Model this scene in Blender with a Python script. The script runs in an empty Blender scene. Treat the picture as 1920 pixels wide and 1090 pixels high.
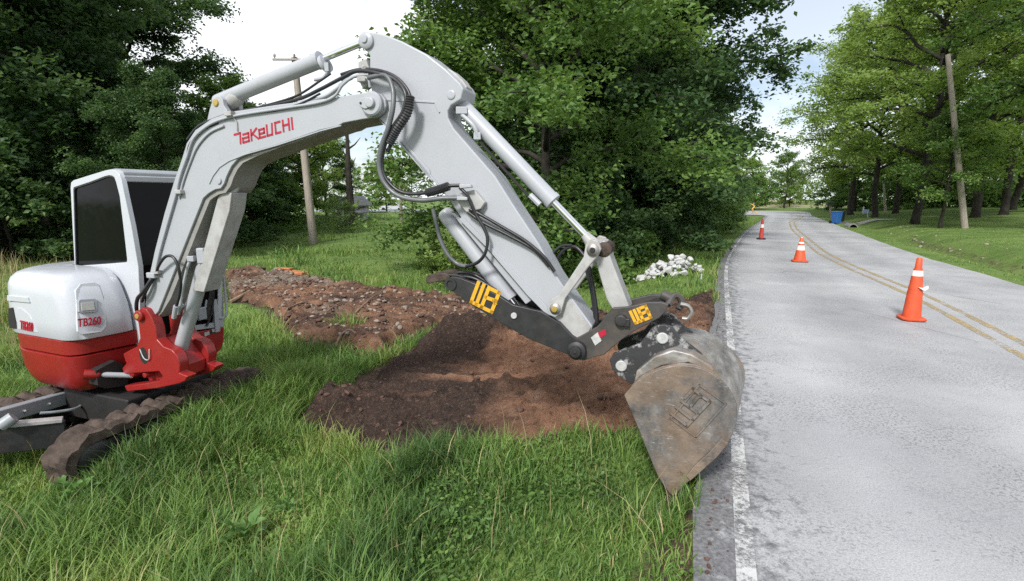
import bpy, bmesh, math, random
import numpy as np
from mathutils import Vector, Matrix, noise as mnoise

# ------------------------------------------------------------------ camera
S = bpy.context.scene
COL = S.collection
CAM_H, FPX = 1.8, 960.0
PITCH = math.atan(175 / 960.0)
cam_d = bpy.data.cameras.new('camera')
cam = bpy.data.objects.new('camera', cam_d)
COL.objects.link(cam)
cam_d.sensor_width = 36.0
cam_d.lens = 18.0
cam_d.clip_start = 0.05
cam_d.clip_end = 2000.0
cam.location = (0, 0, CAM_H)
cam.rotation_euler = (math.pi / 2 - PITCH, 0, 0)
S.camera = cam
S.view_settings.view_transform = 'Standard'
S.view_settings.look = 'None'
S.view_settings.gamma = 1.0
S.view_settings.exposure = 0.75
try:
    S.cycles.use_denoising = False
    S.cycles.denoiser = 'OPENIMAGEDENOISE'
    S.cycles.denoising_input_passes = 'RGB_ALBEDO_NORMAL'
except Exception:
    pass
S.cycles.max_bounces = 8
S.cycles.diffuse_bounces = 5
S.cycles.glossy_bounces = 2
S.cycles.transmission_bounces = 4
S.cycles.transparent_max_bounces = 6
S.cycles.use_adaptive_sampling = True
S.cycles.adaptive_threshold = 0.012

# ------------------------------------------------------------------ sky and sun
SUN_EL, SUN_AZ = math.radians(43), math.radians(204)      # behind the camera's left shoulder
W = bpy.data.worlds.new('World')
S.world = W
W.use_nodes = True
wn, wl = W.node_tree.nodes, W.node_tree.links
wn.clear()
w_out = wn.new('ShaderNodeOutputWorld')
w_bg = wn.new('ShaderNodeBackground'); w_bg.inputs['Strength'].default_value = 0.08
w_sky = wn.new('ShaderNodeTexSky'); w_sky.sky_type = 'NISHITA'; w_sky.sun_disc = False
w_sky.sun_elevation = SUN_EL; w_sky.sun_rotation = SUN_AZ
w_tc = wn.new('ShaderNodeTexCoord')
w_map = wn.new('ShaderNodeMapping'); w_map.inputs['Location'].default_value = (0.35, 0.2, 0.1); w_map.inputs['Scale'].default_value = (1.6, 1.6, 3.0)
w_no = wn.new('ShaderNodeTexNoise'); w_no.inputs['Scale'].default_value = 1.7; w_no.inputs['Detail'].default_value = 6.0; w_no.inputs['Roughness'].default_value = 0.55
w_rp = wn.new('ShaderNodeValToRGB')
w_rp.color_ramp.elements[0].position = 0.39; w_rp.color_ramp.elements[0].color = (0.12, 0.12, 0.12, 1)
w_rp.color_ramp.elements[1].position = 0.53; w_rp.color_ramp.elements[1].color = (1, 1, 1, 1)
w_mx = wn.new('ShaderNodeMixRGB'); w_mx.inputs['Color2'].default_value = (9.6, 9.9, 10.3, 1)
wl.new(w_tc.outputs['Generated'], w_map.inputs['Vector'])
wl.new(w_map.outputs['Vector'], w_no.inputs['Vector'])
wl.new(w_no.outputs['Fac'], w_rp.inputs['Fac'])
w_dir = wn.new('ShaderNodeVectorMath'); w_dir.operation = 'DOT_PRODUCT'; w_dir.inputs[1].default_value = tuple(Vector((0.40, 0.82, 0.40)).normalized())
w_thin = wn.new('ShaderNodeValToRGB')          # thinner cloud where the blue shows over the road
w_thin.color_ramp.elements[0].position = 0.90; w_thin.color_ramp.elements[0].color = (1, 1, 1, 1)
w_thin.color_ramp.elements[1].position = 0.99; w_thin.color_ramp.elements[1].color = (0.45, 0.45, 0.45, 1)
w_mul = wn.new('ShaderNodeMath'); w_mul.operation = 'MULTIPLY'
wl.new(w_tc.outputs['Generated'], w_dir.inputs[0]); wl.new(w_dir.outputs['Value'], w_thin.inputs['Fac'])
wl.new(w_rp.outputs['Color'], w_mul.inputs[0]); wl.new(w_thin.outputs['Color'], w_mul.inputs[1])
wl.new(w_mul.outputs['Value'], w_mx.inputs['Fac'])
wl.new(w_sky.outputs['Color'], w_mx.inputs['Color1'])
wl.new(w_mx.outputs['Color'], w_bg.inputs['Color'])
wl.new(w_bg.outputs['Background'], w_out.inputs['Surface'])
sun_d = bpy.data.lights.new('sun', 'SUN')
sun_d.energy = 2.8; sun_d.angle = math.radians(10); sun_d.color = (1.0, 0.975, 0.94)
sun = bpy.data.objects.new('sun', sun_d); COL.objects.link(sun)
_sv = Vector((math.cos(SUN_EL) * math.sin(SUN_AZ), math.cos(SUN_EL) * math.cos(SUN_AZ), math.sin(SUN_EL)))
sun.rotation_euler = (-_sv).to_track_quat('-Z', 'Y').to_euler()

# ------------------------------------------------------------------ helpers: rays of the photograph -> points of the place
cpi, spi = math.cos(PITCH), math.sin(PITCH)
def ray(u, v):
    a = (u - 960) / FPX; b = (545 - v) / FPX
    return np.array([a, cpi + b * spi, -spi + b * cpi])
def pg(u, v, z):
    r = ray(u, v); k = (z - CAM_H) / r[2]
    return np.array([0, 0, CAM_H]) + r * k
def pY(u, v, Y):
    r = ray(u, v)
    return np.array([0, 0, CAM_H]) + r * (Y / r[1])
def ppl(u, v, n, d):
    r = ray(u, v); k = d / (r[0] * n[0] + r[1] * n[1])
    return np.array([0, 0, CAM_H]) + r * k

# ------------------------------------------------------------------ helpers: meshes
def smoothstep(a, b, x):
    t = np.clip((x - a) / (b - a), 0, 1)
    return t * t * (3 - 2 * t)

class MB:
    """collects vertices and faces of ONE part"""
    def __init__(s): s.v, s.f = [], []
    def add(s, vs, fs):
        o = len(s.v); s.v.extend([tuple(map(float, p)) for p in vs]); s.f.extend([tuple(i + o for i in f) for f in fs]); return s
    def loop2(s, A, B):                      # prism between two equal loops of points
        n = len(A)
        fs = [tuple(range(n))[::-1], tuple(range(n, 2 * n))]
        for i in range(n):
            j = (i + 1) % n; fs.append((i, j, n + j, n + i))
        return s.add(list(A) + list(B), fs)
    def loft(s, loops, caps=True):
        n = len(loops[0]); vs = [p for L in loops for p in L]; fs = []
        for k in range(len(loops) - 1):
            for i in range(n):
                j = (i + 1) % n; fs.append((k * n + i, k * n + j, (k + 1) * n + j, (k + 1) * n + i))
        if caps:
            fs.append(tuple(range(n))[::-1]); fs.append(tuple((len(loops) - 1) * n + i for i in range(n)))
        return s.add(vs, fs)
    def ring(s, Ao, Ai, Bo, Bi):             # frame with an opening, from side A to side B
        n = len(Ao); vs = list(Ao) + list(Ai) + list(Bo) + list(Bi); fs = []
        for i in range(n):
            j = (i + 1) % n
            fs += [(i, j, n + j, n + i)[::-1], (2*n+i, 2*n+j, 3*n+j, 3*n+i), (i, 2*n+i, 2*n+j, j)[::-1], (n+i, n+j, 3*n+j, 3*n+i)[::-1]]
        return s.add(vs, fs)
    def tube(s, pts, r, k=8, cap=True):
        pts = [Vector(p) for p in pts]; n = len(pts)
        rs = r if hasattr(r, '__len__') else [r] * n
        ref = None; loops = []
        for i, p in enumerate(pts):
            d = (pts[min(i + 1, n - 1)] - pts[max(i - 1, 0)])
            d = d.normalized() if d.length > 1e-9 else Vector((0, 0, 1))
            if ref is None:
                ref = d.orthogonal().normalized()
            ref = (ref - d * ref.dot(d))
            ref = ref.normalized() if ref.length > 1e-6 else d.orthogonal().normalized()
            b = d.cross(ref)
            loops.append([p + (ref * math.cos(2*math.pi*q/k) + b * math.sin(2*math.pi*q/k)) * rs[i] for q in range(k)])
        return s.loft(loops, cap)
    def cyl(s, p0, p1, r, k=20): return s.tube([p0, p1], r, k)
    def stepped(s, p0, p1, prof, k=24):      # lathe along an axis; prof = [(fraction, radius)]
        p0, p1 = Vector(p0), Vector(p1); d = (p1 - p0)
        ref = d.orthogonal().normalized(); b = d.normalized().cross(ref)
        loops = [[p0 + d * t + (ref * math.cos(2*math.pi*q/k) + b * math.sin(2*math.pi*q/k)) * r for q in range(k)] for t, r in prof]
        return s.loft(loops)
    def box(s, c, ax, ay, az, sx, sy, sz):
        c, ax, ay, az = map(Vector, (c, ax, ay, az))
        A = [c + ax*(i*sx/2) + ay*(j*sy/2) - az*(sz/2) for i, j in ((-1,-1),(1,-1),(1,1),(-1,1))]
        return s.loop2(A, [p + az * sz for p in A])
    def build(s, name, mat, parent=None, bevel=0.0, smooth=35, seg=2):
        me = bpy.data.meshes.new(name)
        off = Vector((0, 0, 0)); q = parent
        while q is not None: off += q.location; q = q.parent
        me.from_pydata([(x - off.x, y - off.y, z - off.z) for x, y, z in s.v], [], s.f)
        me.update()
        bm = bmesh.new(); bm.from_mesh(me); bmesh.ops.recalc_face_normals(bm, faces=bm.faces); bm.to_mesh(me); bm.free()
        if smooth:
            me.polygons.foreach_set('use_smooth', [True] * len(me.polygons))
            me.set_sharp_from_angle(angle=math.radians(smooth))
        me.materials.append(mat)
        o = bpy.data.objects.new(name, me); COL.objects.link(o)
        if parent is not None: o.parent = parent
        if bevel:
            b = o.modifiers.new('bevel', 'BEVEL'); b.width = bevel; b.segments = seg; b.limit_method = 'ANGLE'; b.angle_limit = math.radians(40)
            b.harden_normals = True
        return o

def tag(o, label=None, cat=None, group=None, kind=None):
    if label: o['label'] = label
    if cat: o['category'] = cat
    if group: o['group'] = group
    if kind: o['kind'] = kind
    return o
def empty(name, loc, label, cat, group=None, rz=0.0):
    o = bpy.data.objects.new(name, None); COL.objects.link(o)
    o.location = tuple(map(float, loc)); o.rotation_euler = (0, 0, rz); o.empty_display_size = 0.2
    return tag(o, label, cat, group)
def np_mesh(name, verts, loops, starts, mat, tint=None, smooth=False):
    me = bpy.data.meshes.new(name)
    verts = np.asarray(verts, np.float32)
    me.vertices.add(len(verts)); me.vertices.foreach_set('co', verts.ravel())
    me.loops.add(len(loops)); me.loops.foreach_set('vertex_index', np.asarray(loops, np.int32))
    me.polygons.add(len(starts)); me.polygons.foreach_set('loop_start', np.asarray(starts, np.int32))
    if smooth: me.polygons.foreach_set('use_smooth', np.ones(len(starts), bool))
    me.update(calc_edges=True)
    if tint is not None:
        at = me.attributes.new('tint', 'FLOAT', 'POINT'); at.data.foreach_set('value', np.asarray(tint, np.float32))
    if mat is not None: me.materials.append(mat)
    return me
def np_obj(name, me, parent=None):
    o = bpy.data.objects.new(name, me); COL.objects.link(o)
    if parent is not None: o.parent = parent
    return o
def grid_mesh(name, X, Y, Z, mat, tint=None):
    ny, nx = Z.shape
    V = np.stack([X, Y, Z], -1).reshape(-1, 3)
    i = np.arange(nx * ny).reshape(ny, nx)
    q = np.stack([i[:-1, :-1], i[:-1, 1:], i[1:, 1:], i[1:, :-1]], -1).reshape(-1, 4)
    return np_mesh(name, V, q.ravel(), np.arange(len(q)) * 4, mat, tint, smooth=True)

_perm = np.random.RandomState(7).permutation(512)
def _hash(ix, iy): return _perm[(_perm[ix & 511] + iy) & 511] / 511.0
def vnoise(x, y):
    ix = np.floor(x).astype(int); iy = np.floor(y).astype(int); fx = x - ix; fy = y - iy
    fx = fx*fx*(3-2*fx); fy = fy*fy*(3-2*fy)
    a = _hash(ix, iy); b = _hash(ix+1, iy); c = _hash(ix, iy+1); d = _hash(ix+1, iy+1)
    return (a*(1-fx)+b*fx)*(1-fy) + (c*(1-fx)+d*fx)*fy
def fbm(x, y, o=4, g=0.5):
    s = 0; a = 1; t = 0
    for k in range(o):
        s = s + a * vnoise(x * 2**k + 17.3*k, y * 2**k + 5.1*k); t += a; a *= g
    return s / t

# ------------------------------------------------------------------ materials
class NT:
    def __init__(s, name):
        s.m = bpy.data.materials.new(name); s.m.use_nodes = True
        s.n, s.l = s.m.node_tree.nodes, s.m.node_tree.links
        s.b = s.n['Principled BSDF']
        s.tc = s.n.new('ShaderNodeTexCoord')
    def noise(s, scale, detail=4, rough=0.55, stretch=None, rot=None, coord='Object'):
        t = s.n.new('ShaderNodeTexNoise'); t.inputs['Scale'].default_value = scale; t.inputs['Detail'].default_value = detail; t.inputs['Roughness'].default_value = rough
        src = s.tc.outputs[coord]
        if stretch or rot:
            mp = s.n.new('ShaderNodeMapping'); mp.inputs['Scale'].default_value = stretch or (1,1,1); mp.inputs['Rotation'].default_value = rot or (0,0,0)
            s.l.new(src, mp.inputs['Vector']); src = mp.outputs['Vector']
        s.l.new(src, t.inputs['Vector']); return t.outputs['Fac']
    def voro(s, scale, feature='F1', coord='Object'):
        t = s.n.new('ShaderNodeTexVoronoi'); t.feature = feature; t.inputs['Scale'].default_value = scale
        s.l.new(s.tc.outputs[coord], t.inputs['Vector']); return t.outputs['Distance']
    def attr(s, name='tint'):
        t = s.n.new('ShaderNodeAttribute'); t.attribute_name = name; return t.outputs['Fac']
    def ramp(s, fac, stops):
        r = s.n.new('ShaderNodeValToRGB'); e = r.color_ramp.elements
        while len(e) < len(stops): e.new(0.5)
        for k, (p, c) in enumerate(stops):
            e[k].position = p; e[k].color = tuple(c) + (1,) if hasattr(c, '__len__') else (c, c, c, 1)
        s.l.new(fac, r.inputs['Fac']); return r.outputs['Color']
    def mix(s, fac, a, b, mode='MIX'):
        m = s.n.new('ShaderNodeMixRGB'); m.blend_type = mode
        for k, x in (('Fac', fac), ('Color1', a), ('Color2', b)):
            if isinstance(x, (int, float)): m.inputs[k].default_value = x if k == 'Fac' else (x, x, x, 1)
            elif isinstance(x, tuple): m.inputs[k].default_value = x + (1,)
            else: s.l.new(x, m.inputs[k])
        return m.outputs['Color']
    def math(s, op, a, b=0.0):
        m = s.n.new('ShaderNodeMath'); m.operation = op
        for k, x in ((0, a), (1, b)):
            if isinstance(x, (int, float)): m.inputs[k].default_value = x
            else: s.l.new(x, m.inputs[k])
        return m.outputs[0]
    def base(s, x):
        if isinstance(x, tuple): s.b.inputs['Base Color'].default_value = x + (1,)
        else: s.l.new(x, s.b.inputs['Base Color'])
    def rough(s, x):
        if isinstance(x, (int, float)): s.b.inputs['Roughness'].default_value = x
        else: s.l.new(x, s.b.inputs['Roughness'])
    def bump(s, h, strength=0.3, dist=0.02):
        b = s.n.new('ShaderNodeBump'); b.inputs['Strength'].default_value = strength; b.inputs['Distance'].default_value = dist
        s.l.new(h, b.inputs['Height']); s.l.new(b.outputs['Normal'], s.b.inputs['Normal'])
    def set(s, **k):
        for a, v in k.items(): s.b.inputs[a].default_value = v

def simple(name, col, rough=0.5, metal=0.0, var=0.15, scale=6.0, bump=0.0, dirt=None, dirt_amt=0.5, spec=0.5):
    t = NT(name)
    n = t.noise(scale, 5)
    dk = tuple(c * (1 - var) for c in col); lt = tuple(min(1, c * (1 + var)) for c in col)
    c = t.ramp(n, [(0.3, dk), (0.7, lt)])
    if dirt is not None:
        m = t.ramp(t.noise(scale * 0.7 + 1.3, 8, 0.7), [(0.62 - 0.25 * dirt_amt, 0.0), (0.85, 0.9 * dirt_amt)])
        c = t.mix(m, c, dirt)
    t.base(c); t.set(Metallic=metal); t.b.inputs['Specular IOR Level'].default_value = spec
    t.rough(t.ramp(t.noise(scale * 2.3, 4), [(0.3, max(0.02, rough - 0.08)), (0.7, min(1, rough + 0.1))]))
    if bump: t.bump(t.noise(scale * 8, 4), bump, 0.01)
    return t.m

M = {}
M['white'] = simple('white_paint', (0.345, 0.358, 0.385), 0.36, var=0.04, scale=2.5, dirt=(0.27, 0.245, 0.21), dirt_amt=0.34)
M['white_worn'] = simple('worn_white_paint', (0.36, 0.36, 0.355), 0.5, var=0.08, scale=9, dirt=(0.13, 0.09, 0.07), dirt_amt=0.75)
M['belly'] = simple('shade_painted_white', (0.25, 0.245, 0.235), 0.55, var=0.12, scale=5, dirt=(0.11, 0.09, 0.07), dirt_amt=0.6)  # underside shade of the boom painted in as a darker, mottled white
M['hood_white'] = simple('hood_white', (0.46, 0.48, 0.515), 0.22, var=0.02, scale=2.0, dirt=(0.4, 0.37, 0.33), dirt_amt=0.12)
M['red'] = simple('red_paint', (0.25, 0.015, 0.014), 0.32, var=0.06, scale=3.0, dirt=(0.16, 0.06, 0.045), dirt_amt=0.35)
M['red_text'] = simple('red_decal', (0.36, 0.008, 0.03), 0.45, var=0.03)
M['yellow'] = simple('yellow_decal', (0.62, 0.33, 0.02), 0.5, var=0.1, scale=20, dirt=(0.2, 0.13, 0.07), dirt_amt=0.35)
M['chrome'] = simple('chrome_rod', (0.78, 0.78, 0.78), 0.12, 1.0, var=0.03)
M['steel'] = simple('bare_steel', (0.30, 0.28, 0.26), 0.45, 0.8, var=0.2, scale=14)
M['black_steel'] = simple('black_steel', (0.022, 0.022, 0.024), 0.42, var=0.25, scale=8, dirt=(0.12, 0.085, 0.07), dirt_amt=0.42)
M['rubber'] = simple('black_hose', (0.018, 0.018, 0.02), 0.38, var=0.2, scale=12, dirt=(0.09, 0.08, 0.07), dirt_amt=0.3)
M['grey_hose'] = simple('grey_hose', (0.10, 0.105, 0.11), 0.4, var=0.2, scale=12)
M['brass'] = simple('brass_cap', (0.50, 0.36, 0.10), 0.4, 0.6, var=0.15)
M['glass'] = simple('tinted_glass', (0.004, 0.004, 0.005), 0.05, var=0.1, spec=0.10)
M['lamp_glass'] = simple('lamp_glass', (0.36, 0.36, 0.34), 0.1, var=0.05)
M['dark'] = simple('dark_recess', (0.012, 0.011, 0.011), 0.7, var=0.2)
M['grey_paint'] = simple('grey_paint', (0.26, 0.28, 0.30), 0.4, var=0.08, scale=5, dirt=(0.14, 0.11, 0.09), dirt_amt=0.4)
M['mud'] = simple('dried_mud', (0.066, 0.050, 0.041), 0.9, var=0.5, scale=11, bump=0.9, dirt=(0.19, 0.15, 0.12), dirt_amt=0.5, spec=0.2)
M['silver_decal'] = simple('silver_decal', (0.40, 0.40, 0.395), 0.45, var=0.2, scale=30, dirt=(0.15, 0.11, 0.09), dirt_amt=0.4)
def bucket_mat():
    t = NT('muddy_bucket_steel')
    mud = t.ramp(t.noise(5, 6, 0.6), [(0.3, (0.12, 0.085, 0.062)), (0.55, (0.20, 0.15, 0.11)), (0.75, (0.28, 0.225, 0.175))])
    stl = t.ramp(t.noise(7, 7, 0.68, (1.6, 1.6, 0.8), (0.4, 0.5, 0)), [(0.3, (0.05, 0.047, 0.046)), (0.5, (0.12, 0.115, 0.11)), (0.7, (0.235, 0.22, 0.205))])
    c = t.mix(t.ramp(t.noise(2.3, 7, 0.68), [(0.43, 0.0), (0.56, 1.0)]), stl, mud)
    c = t.mix(t.ramp(t.noise(4.2, 8, 0.75), [(0.64, 0.0), (0.70, 1.0)]), c, (0.085, 0.044, 0.026))
    sc = t.math('MULTIPLY', t.ramp(t.noise(16, 6, 0.7, (1, 1, 5), (0.5, 0.9, 0)), [(0.60, 0.0), (0.66, 0.8)]), t.ramp(t.noise(2.0, 4), [(0.4, 0.0), (0.6, 1.0)]))
    c = t.mix(sc, c, (0.36, 0.345, 0.33))
    t.base(c); t.rough(t.ramp(t.noise(6, 4), [(0.3, 0.35), (0.7, 0.75)])); t.bump(t.noise(22, 6, 0.65), 0.45, 0.012); t.set(Metallic=0.12)
    return t.m
M['bucket'] = bucket_mat()
def steel_mat():
    t = NT('scraped_bucket_steel')
    c = t.ramp(t.noise(6, 7, 0.68, (1, 1, 2.5), (0.3, 0.2, 0)), [(0.3, (0.10, 0.095, 0.09)), (0.5, (0.22, 0.21, 0.20)), (0.7, (0.40, 0.385, 0.36))])
    c = t.mix(t.ramp(t.noise(3.1, 7, 0.7), [(0.5, 0.0), (0.62, 0.9)]), c, (0.26, 0.19, 0.135))
    c = t.mix(t.ramp(t.noise(5.2, 7, 0.72), [(0.62, 0.0), (0.7, 0.9)]), c, (0.10, 0.05, 0.028))
    t.base(c); t.rough(t.ramp(t.noise(6, 4), [(0.3, 0.25), (0.7, 0.6)])); t.set(Metallic=0.35); t.bump(t.noise(20, 5), 0.3, 0.01); return t.m
M['bucket_steel'] = steel_mat()
def ear_mat():
    t = NT('chipped_black_steel')
    c = t.mix(t.ramp(t.noise(11, 7, 0.7), [(0.52, 0.0), (0.6, 1.0)]), (0.03, 0.03, 0.032), (0.27, 0.27, 0.27))
    c = t.mix(t.ramp(t.noise(5, 6, 0.7), [(0.6, 0.0), (0.75, 0.9)]), c, (0.17, 0.12, 0.09))
    t.base(c); t.rough(0.5); t.bump(t.noise(18, 5), 0.3, 0.01); return t.m
M['ear'] = ear_mat()
M['coupler'] = simple('dusty_black_steel', (0.045, 0.042, 0.04), 0.48, var=0.3, scale=5, dirt=(0.17, 0.12, 0.09), dirt_amt=0.7)

def leaf_mat(name, stops, trans=0.35, rough=0.5):
    t = NT(name)
    oi = t.n.new('ShaderNodeObjectInfo')
    f = t.math('ADD', t.attr(), t.math('MULTIPLY', t.math('SUBTRACT', oi.outputs['Random'], 0.5), 0.22))
    c = t.ramp(f, stops)
    t.base(c); t.rough(rough); t.b.inputs['Specular IOR Level'].default_value = 0.28
    tr = t.n.new('ShaderNodeBsdfTranslucent')
    t.l.new(t.mix(1.0, c, (1.0, 1.0, 0.55), 'MULTIPLY'), tr.inputs['Color'])
    mx = t.n.new('ShaderNodeMixShader'); mx.inputs['Fac'].default_value = trans
    out = t.n['Material Output']
    t.l.new(t.b.outputs['BSDF'], mx.inputs[1]); t.l.new(tr.outputs['BSDF'], mx.inputs[2]); t.l.new(mx.outputs['Shader'], out.inputs['Surface'])
    return t.m
M['leaf_dark'] = leaf_mat('dark_leaves', [(0.0, (0.044, 0.088, 0.038)), (0.5, (0.084, 0.158, 0.060)), (1.0, (0.15, 0.235, 0.09))], 0.45)
M['leaf_mid'] = leaf_mat('mid_green_leaves', [(0.0, (0.085, 0.160, 0.048)), (0.5, (0.150, 0.255, 0.070)), (1.0, (0.22, 0.33, 0.10))], 0.46)
M['leaf_bright'] = leaf_mat('bright_leaves', [(0.0, (0.15, 0.235, 0.066)), (0.5, (0.245, 0.36, 0.10)), (1.0, (0.33, 0.43, 0.145))], 0.55)
M['grass'] = leaf_mat('grass_blades', [(0.0, (0.048, 0.100, 0.028)), (0.35, (0.112, 0.208, 0.048)), (0.7, (0.210, 0.322, 0.076)), (0.9, (0.32, 0.36, 0.11)), (1.0, (0.42, 0.36, 0.19))], 0.38, 0.48)
M['straw'] = leaf_mat('dry_straw', [(0.0, (0.22, 0.20, 0.09)), (1.0, (0.42, 0.36, 0.19))], 0.3, 0.6)
M['weed'] = leaf_mat('weed_leaves', [(0.0, (0.08, 0.17, 0.045)), (1.0, (0.17, 0.30, 0.085))], 0.35, 0.45)
M['bark'] = simple('bark', (0.042, 0.037, 0.031), 0.9, var=0.4, scale=3.5, bump=0.9, spec=0.2)
M['bark_pale'] = simple('pale_dead_bark', (0.24, 0.21, 0.17), 0.9, var=0.3, scale=3.5, bump=0.6, spec=0.2)
def pole_mat():
    t = NT('weathered_pole_wood')
    t.base(t.ramp(t.noise(5, 6, 0.6, (6, 6, 0.5)), [(0.25, (0.24, 0.20, 0.165)), (0.7, (0.42, 0.375, 0.32))])); t.rough(0.85)
    t.bump(t.noise(8, 5, 0.6, (8, 8, 0.4)), 0.5, 0.02); return t.m
M['pole'] = pole_mat()

# ------------------------------------------------------------------ terrain
PL = np.array([(-6, -15.5), (-1.6, -4), (0, 0), (0.86, 2.15), (2.2, 5.45), (4.6, 11.4), (6.0, 14.7), (8.7, 20.2), (12.8, 28.3), (18.2, 38), (22.9, 47), (24.9, 50.9), (25.4, 52.6), (24.2, 54.0), (21, 55.4), (14, 57.5), (0, 61), (-30, 66)], float)
PR = np.array([(0, -16), (4.2, -4.5), (6.1, 0), (7.2, 2.6), (8.4, 5.5), (10.7, 10.6), (12.3, 15), (14.3, 19.3), (19.5, 30.2), (23.4, 38), (29.8, 51.5), (34.6, 60), (37.4, 66), (36, 69), (31, 70.5), (18, 72), (0, 75), (-30, 80)], float)
def resample(P, n):
    d = np.r_[0, np.cumsum(np.hypot(*np.diff(P, axis=0).T))]
    t = np.linspace(0, d[-1], n)
    Q = np.stack([np.interp(t, d, P[:, 0]), np.interp(t, d, P[:, 1])], 1)
    for _ in range(3): Q[1:-1] = 0.25*Q[:-2] + 0.5*Q[1:-1] + 0.25*Q[2:]
    return Q
NR = 150
RL, RR = resample(PL, NR), resample(PR, NR)
def sdist(X, Y, P):
    """signed distance to a polyline: positive to its left"""
    sh = np.shape(X); x = np.ravel(X); y = np.ravel(Y)
    best = np.full(x.shape, 1e9); sg = np.zeros(x.shape)
    for (ax, ay), (bx, by) in zip(P[:-1], P[1:]):
        dx, dy = bx-ax, by-ay; L = dx*dx+dy*dy
        if L < 1e-9: continue
        t = np.clip(((x-ax)*dx+(y-ay)*dy)/L, 0, 1)
        ex, ey = x-ax-t*dx, y-ay-t*dy; d = ex*ex+ey*ey
        cr = dx*(y-ay)-dy*(x-ax); m = d < best
        best = np.where(m, d, best); sg = np.where(m, np.sign(cr), sg)
    return (np.sqrt(best)*sg).reshape(sh)
SL, SR = resample(PL, 60), resample(PR, 60)
def hgt(X, Y):
    X = np.asarray(X, float); Y = np.asarray(Y, float)
    sl = sdist(X, Y, SL); sr = -sdist(X, Y, SR)
    near = 1 - smoothstep(9, 26, Y)
    left = -0.02 - 0.055*smoothstep(0, 0.5, sl) - (0.46*smoothstep(0.5, 3.6, sl))*(0.45+0.55*near) - 0.18*smoothstep(8, 20, sl)*(1-near)
    left = left + 0.07*(fbm(X*1.1, Y*1.1, 3)-0.5)*smoothstep(0.2, 1.5, sl) + 0.25*(fbm(X*0.17+3, Y*0.17, 2)-0.5)*smoothstep(2, 8, sl)
    far = smoothstep(60, 90, Y)
    right = -0.02 - 0.46*np.exp(-((sr-1.9)/0.62)**2)*(1-0.6*smoothstep(26, 34, Y)) + (0.13*smoothstep(2.2, 3.4, sr) + 0.62*smoothstep(3, 16, sr))
    right = right + 0.06*(fbm(X*0.8, Y*0.8, 3)-0.5)*smoothstep(0.4, 1.5, sr)
    left = left + 0.50*smoothstep(20, 44, Y)*smoothstep(6, 12, sl)                 # the meadow rises away from the road
    tq1 = (X+3.47)*0.345 + (Y-3.98)*0.9386; tq2 = -(X+3.47)*0.9386 + (Y-3.98)*0.345
    left = left + 0.13*np.exp(-((tq2+0.28)/0.26)**2)*smoothstep(-0.5, 0.2, tq1)*(1-smoothstep(1.9, 2.5, tq1))   # sod pushed up beside the track
    left = left - 0.20*np.exp(-((X-1.02)**2+(Y-3.05)**2)/0.42**2)*smoothstep(0.0, 0.25, sl)      # dip pressed by the bucket
    h = np.where(sl > 0, left, np.where(sr > 0, right*(1-far) + far*np.minimum(right, -0.05), -0.05))
    return h
def hg(x, y): return float(hgt(np.array([x]), np.array([y]))[0])
def on_land(u, v, z0=-0.3):
    P = pg(u, v, z0)
    for _ in range(6): P = pg(u, v, hg(P[0], P[1]))
    return P

def axis(parts):
    a = []
    for x0, x1, st in parts: a += list(np.arange(x0, x1, st))
    return np.array(a)
gx = axis([(-260, -60, 12), (-60, -20, 1.6), (-20, -7, 0.5), (-7, 4, 0.11), (4, 20, 0.4), (20, 50, 0.8), (50, 270, 12)])
gy = axis([(-40, 0, 2), (0, 1.2, 0.3), (1.2, 9, 0.11), (9, 30, 0.4), (30, 90, 0.9), (90, 420, 14)])
GX, GY = np.meshgrid(gx, gy); GZ = hgt(GX, GY)
def ground_mat():
    t = NT('grassy_ground')
    g = t.ramp(t.noise(0.8, 7, 0.65), [(0.3, (0.085, 0.140, 0.036)), (0.5, (0.140, 0.210, 0.052)), (0.72, (0.205, 0.270, 0.082))])
    g = t.mix(t.ramp(t.noise(16, 6, 0.7), [(0.35, 0.0), (0.7, 1.0)]), t.mix(0.5, g, (0.035, 0.07, 0.016)), g)
    so = t.ramp(t.noise(9, 6, 0.65), [(0.3, (0.05, 0.036, 0.024)), (0.7, (0.12, 0.088, 0.058))])
    a = t.attr()                                     # 0 turf .. 1 bare soil
    m = t.ramp(t.math('ADD', a, t.math('MULTIPLY', t.math('SUBTRACT', t.noise(5, 7, 0.7), 0.5), 0.9)), [(0.42, 0.0), (0.58, 1.0)])
    t.base(t.mix(m, g, so)); t.rough(0.9); t.b.inputs['Specular IOR Level'].default_value = 0.15
    t.bump(t.noise(30, 6, 0.7), 0.7, 0.03); return t.m
M['ground'] = ground_mat()
gsl = sdist(GX, GY, SL); gsr = -sdist(GX, GY, SR)
gt = np.where(gsl > 0, 0.62*(1-smoothstep(0.0, 0.35, gsl)), 0) + np.where(gsr > 0, 0.35*(1-smoothstep(0, 0.3, gsr)) + 0.50*np.exp(-((gsr-2.3)/0.45)**2)*(1-smoothstep(30, 36, GY)), 0)
gt = np.clip(gt + 0.34*np.where((gsl > 0) & (GY < 9), 1, 0), 0, 0.8)

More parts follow.
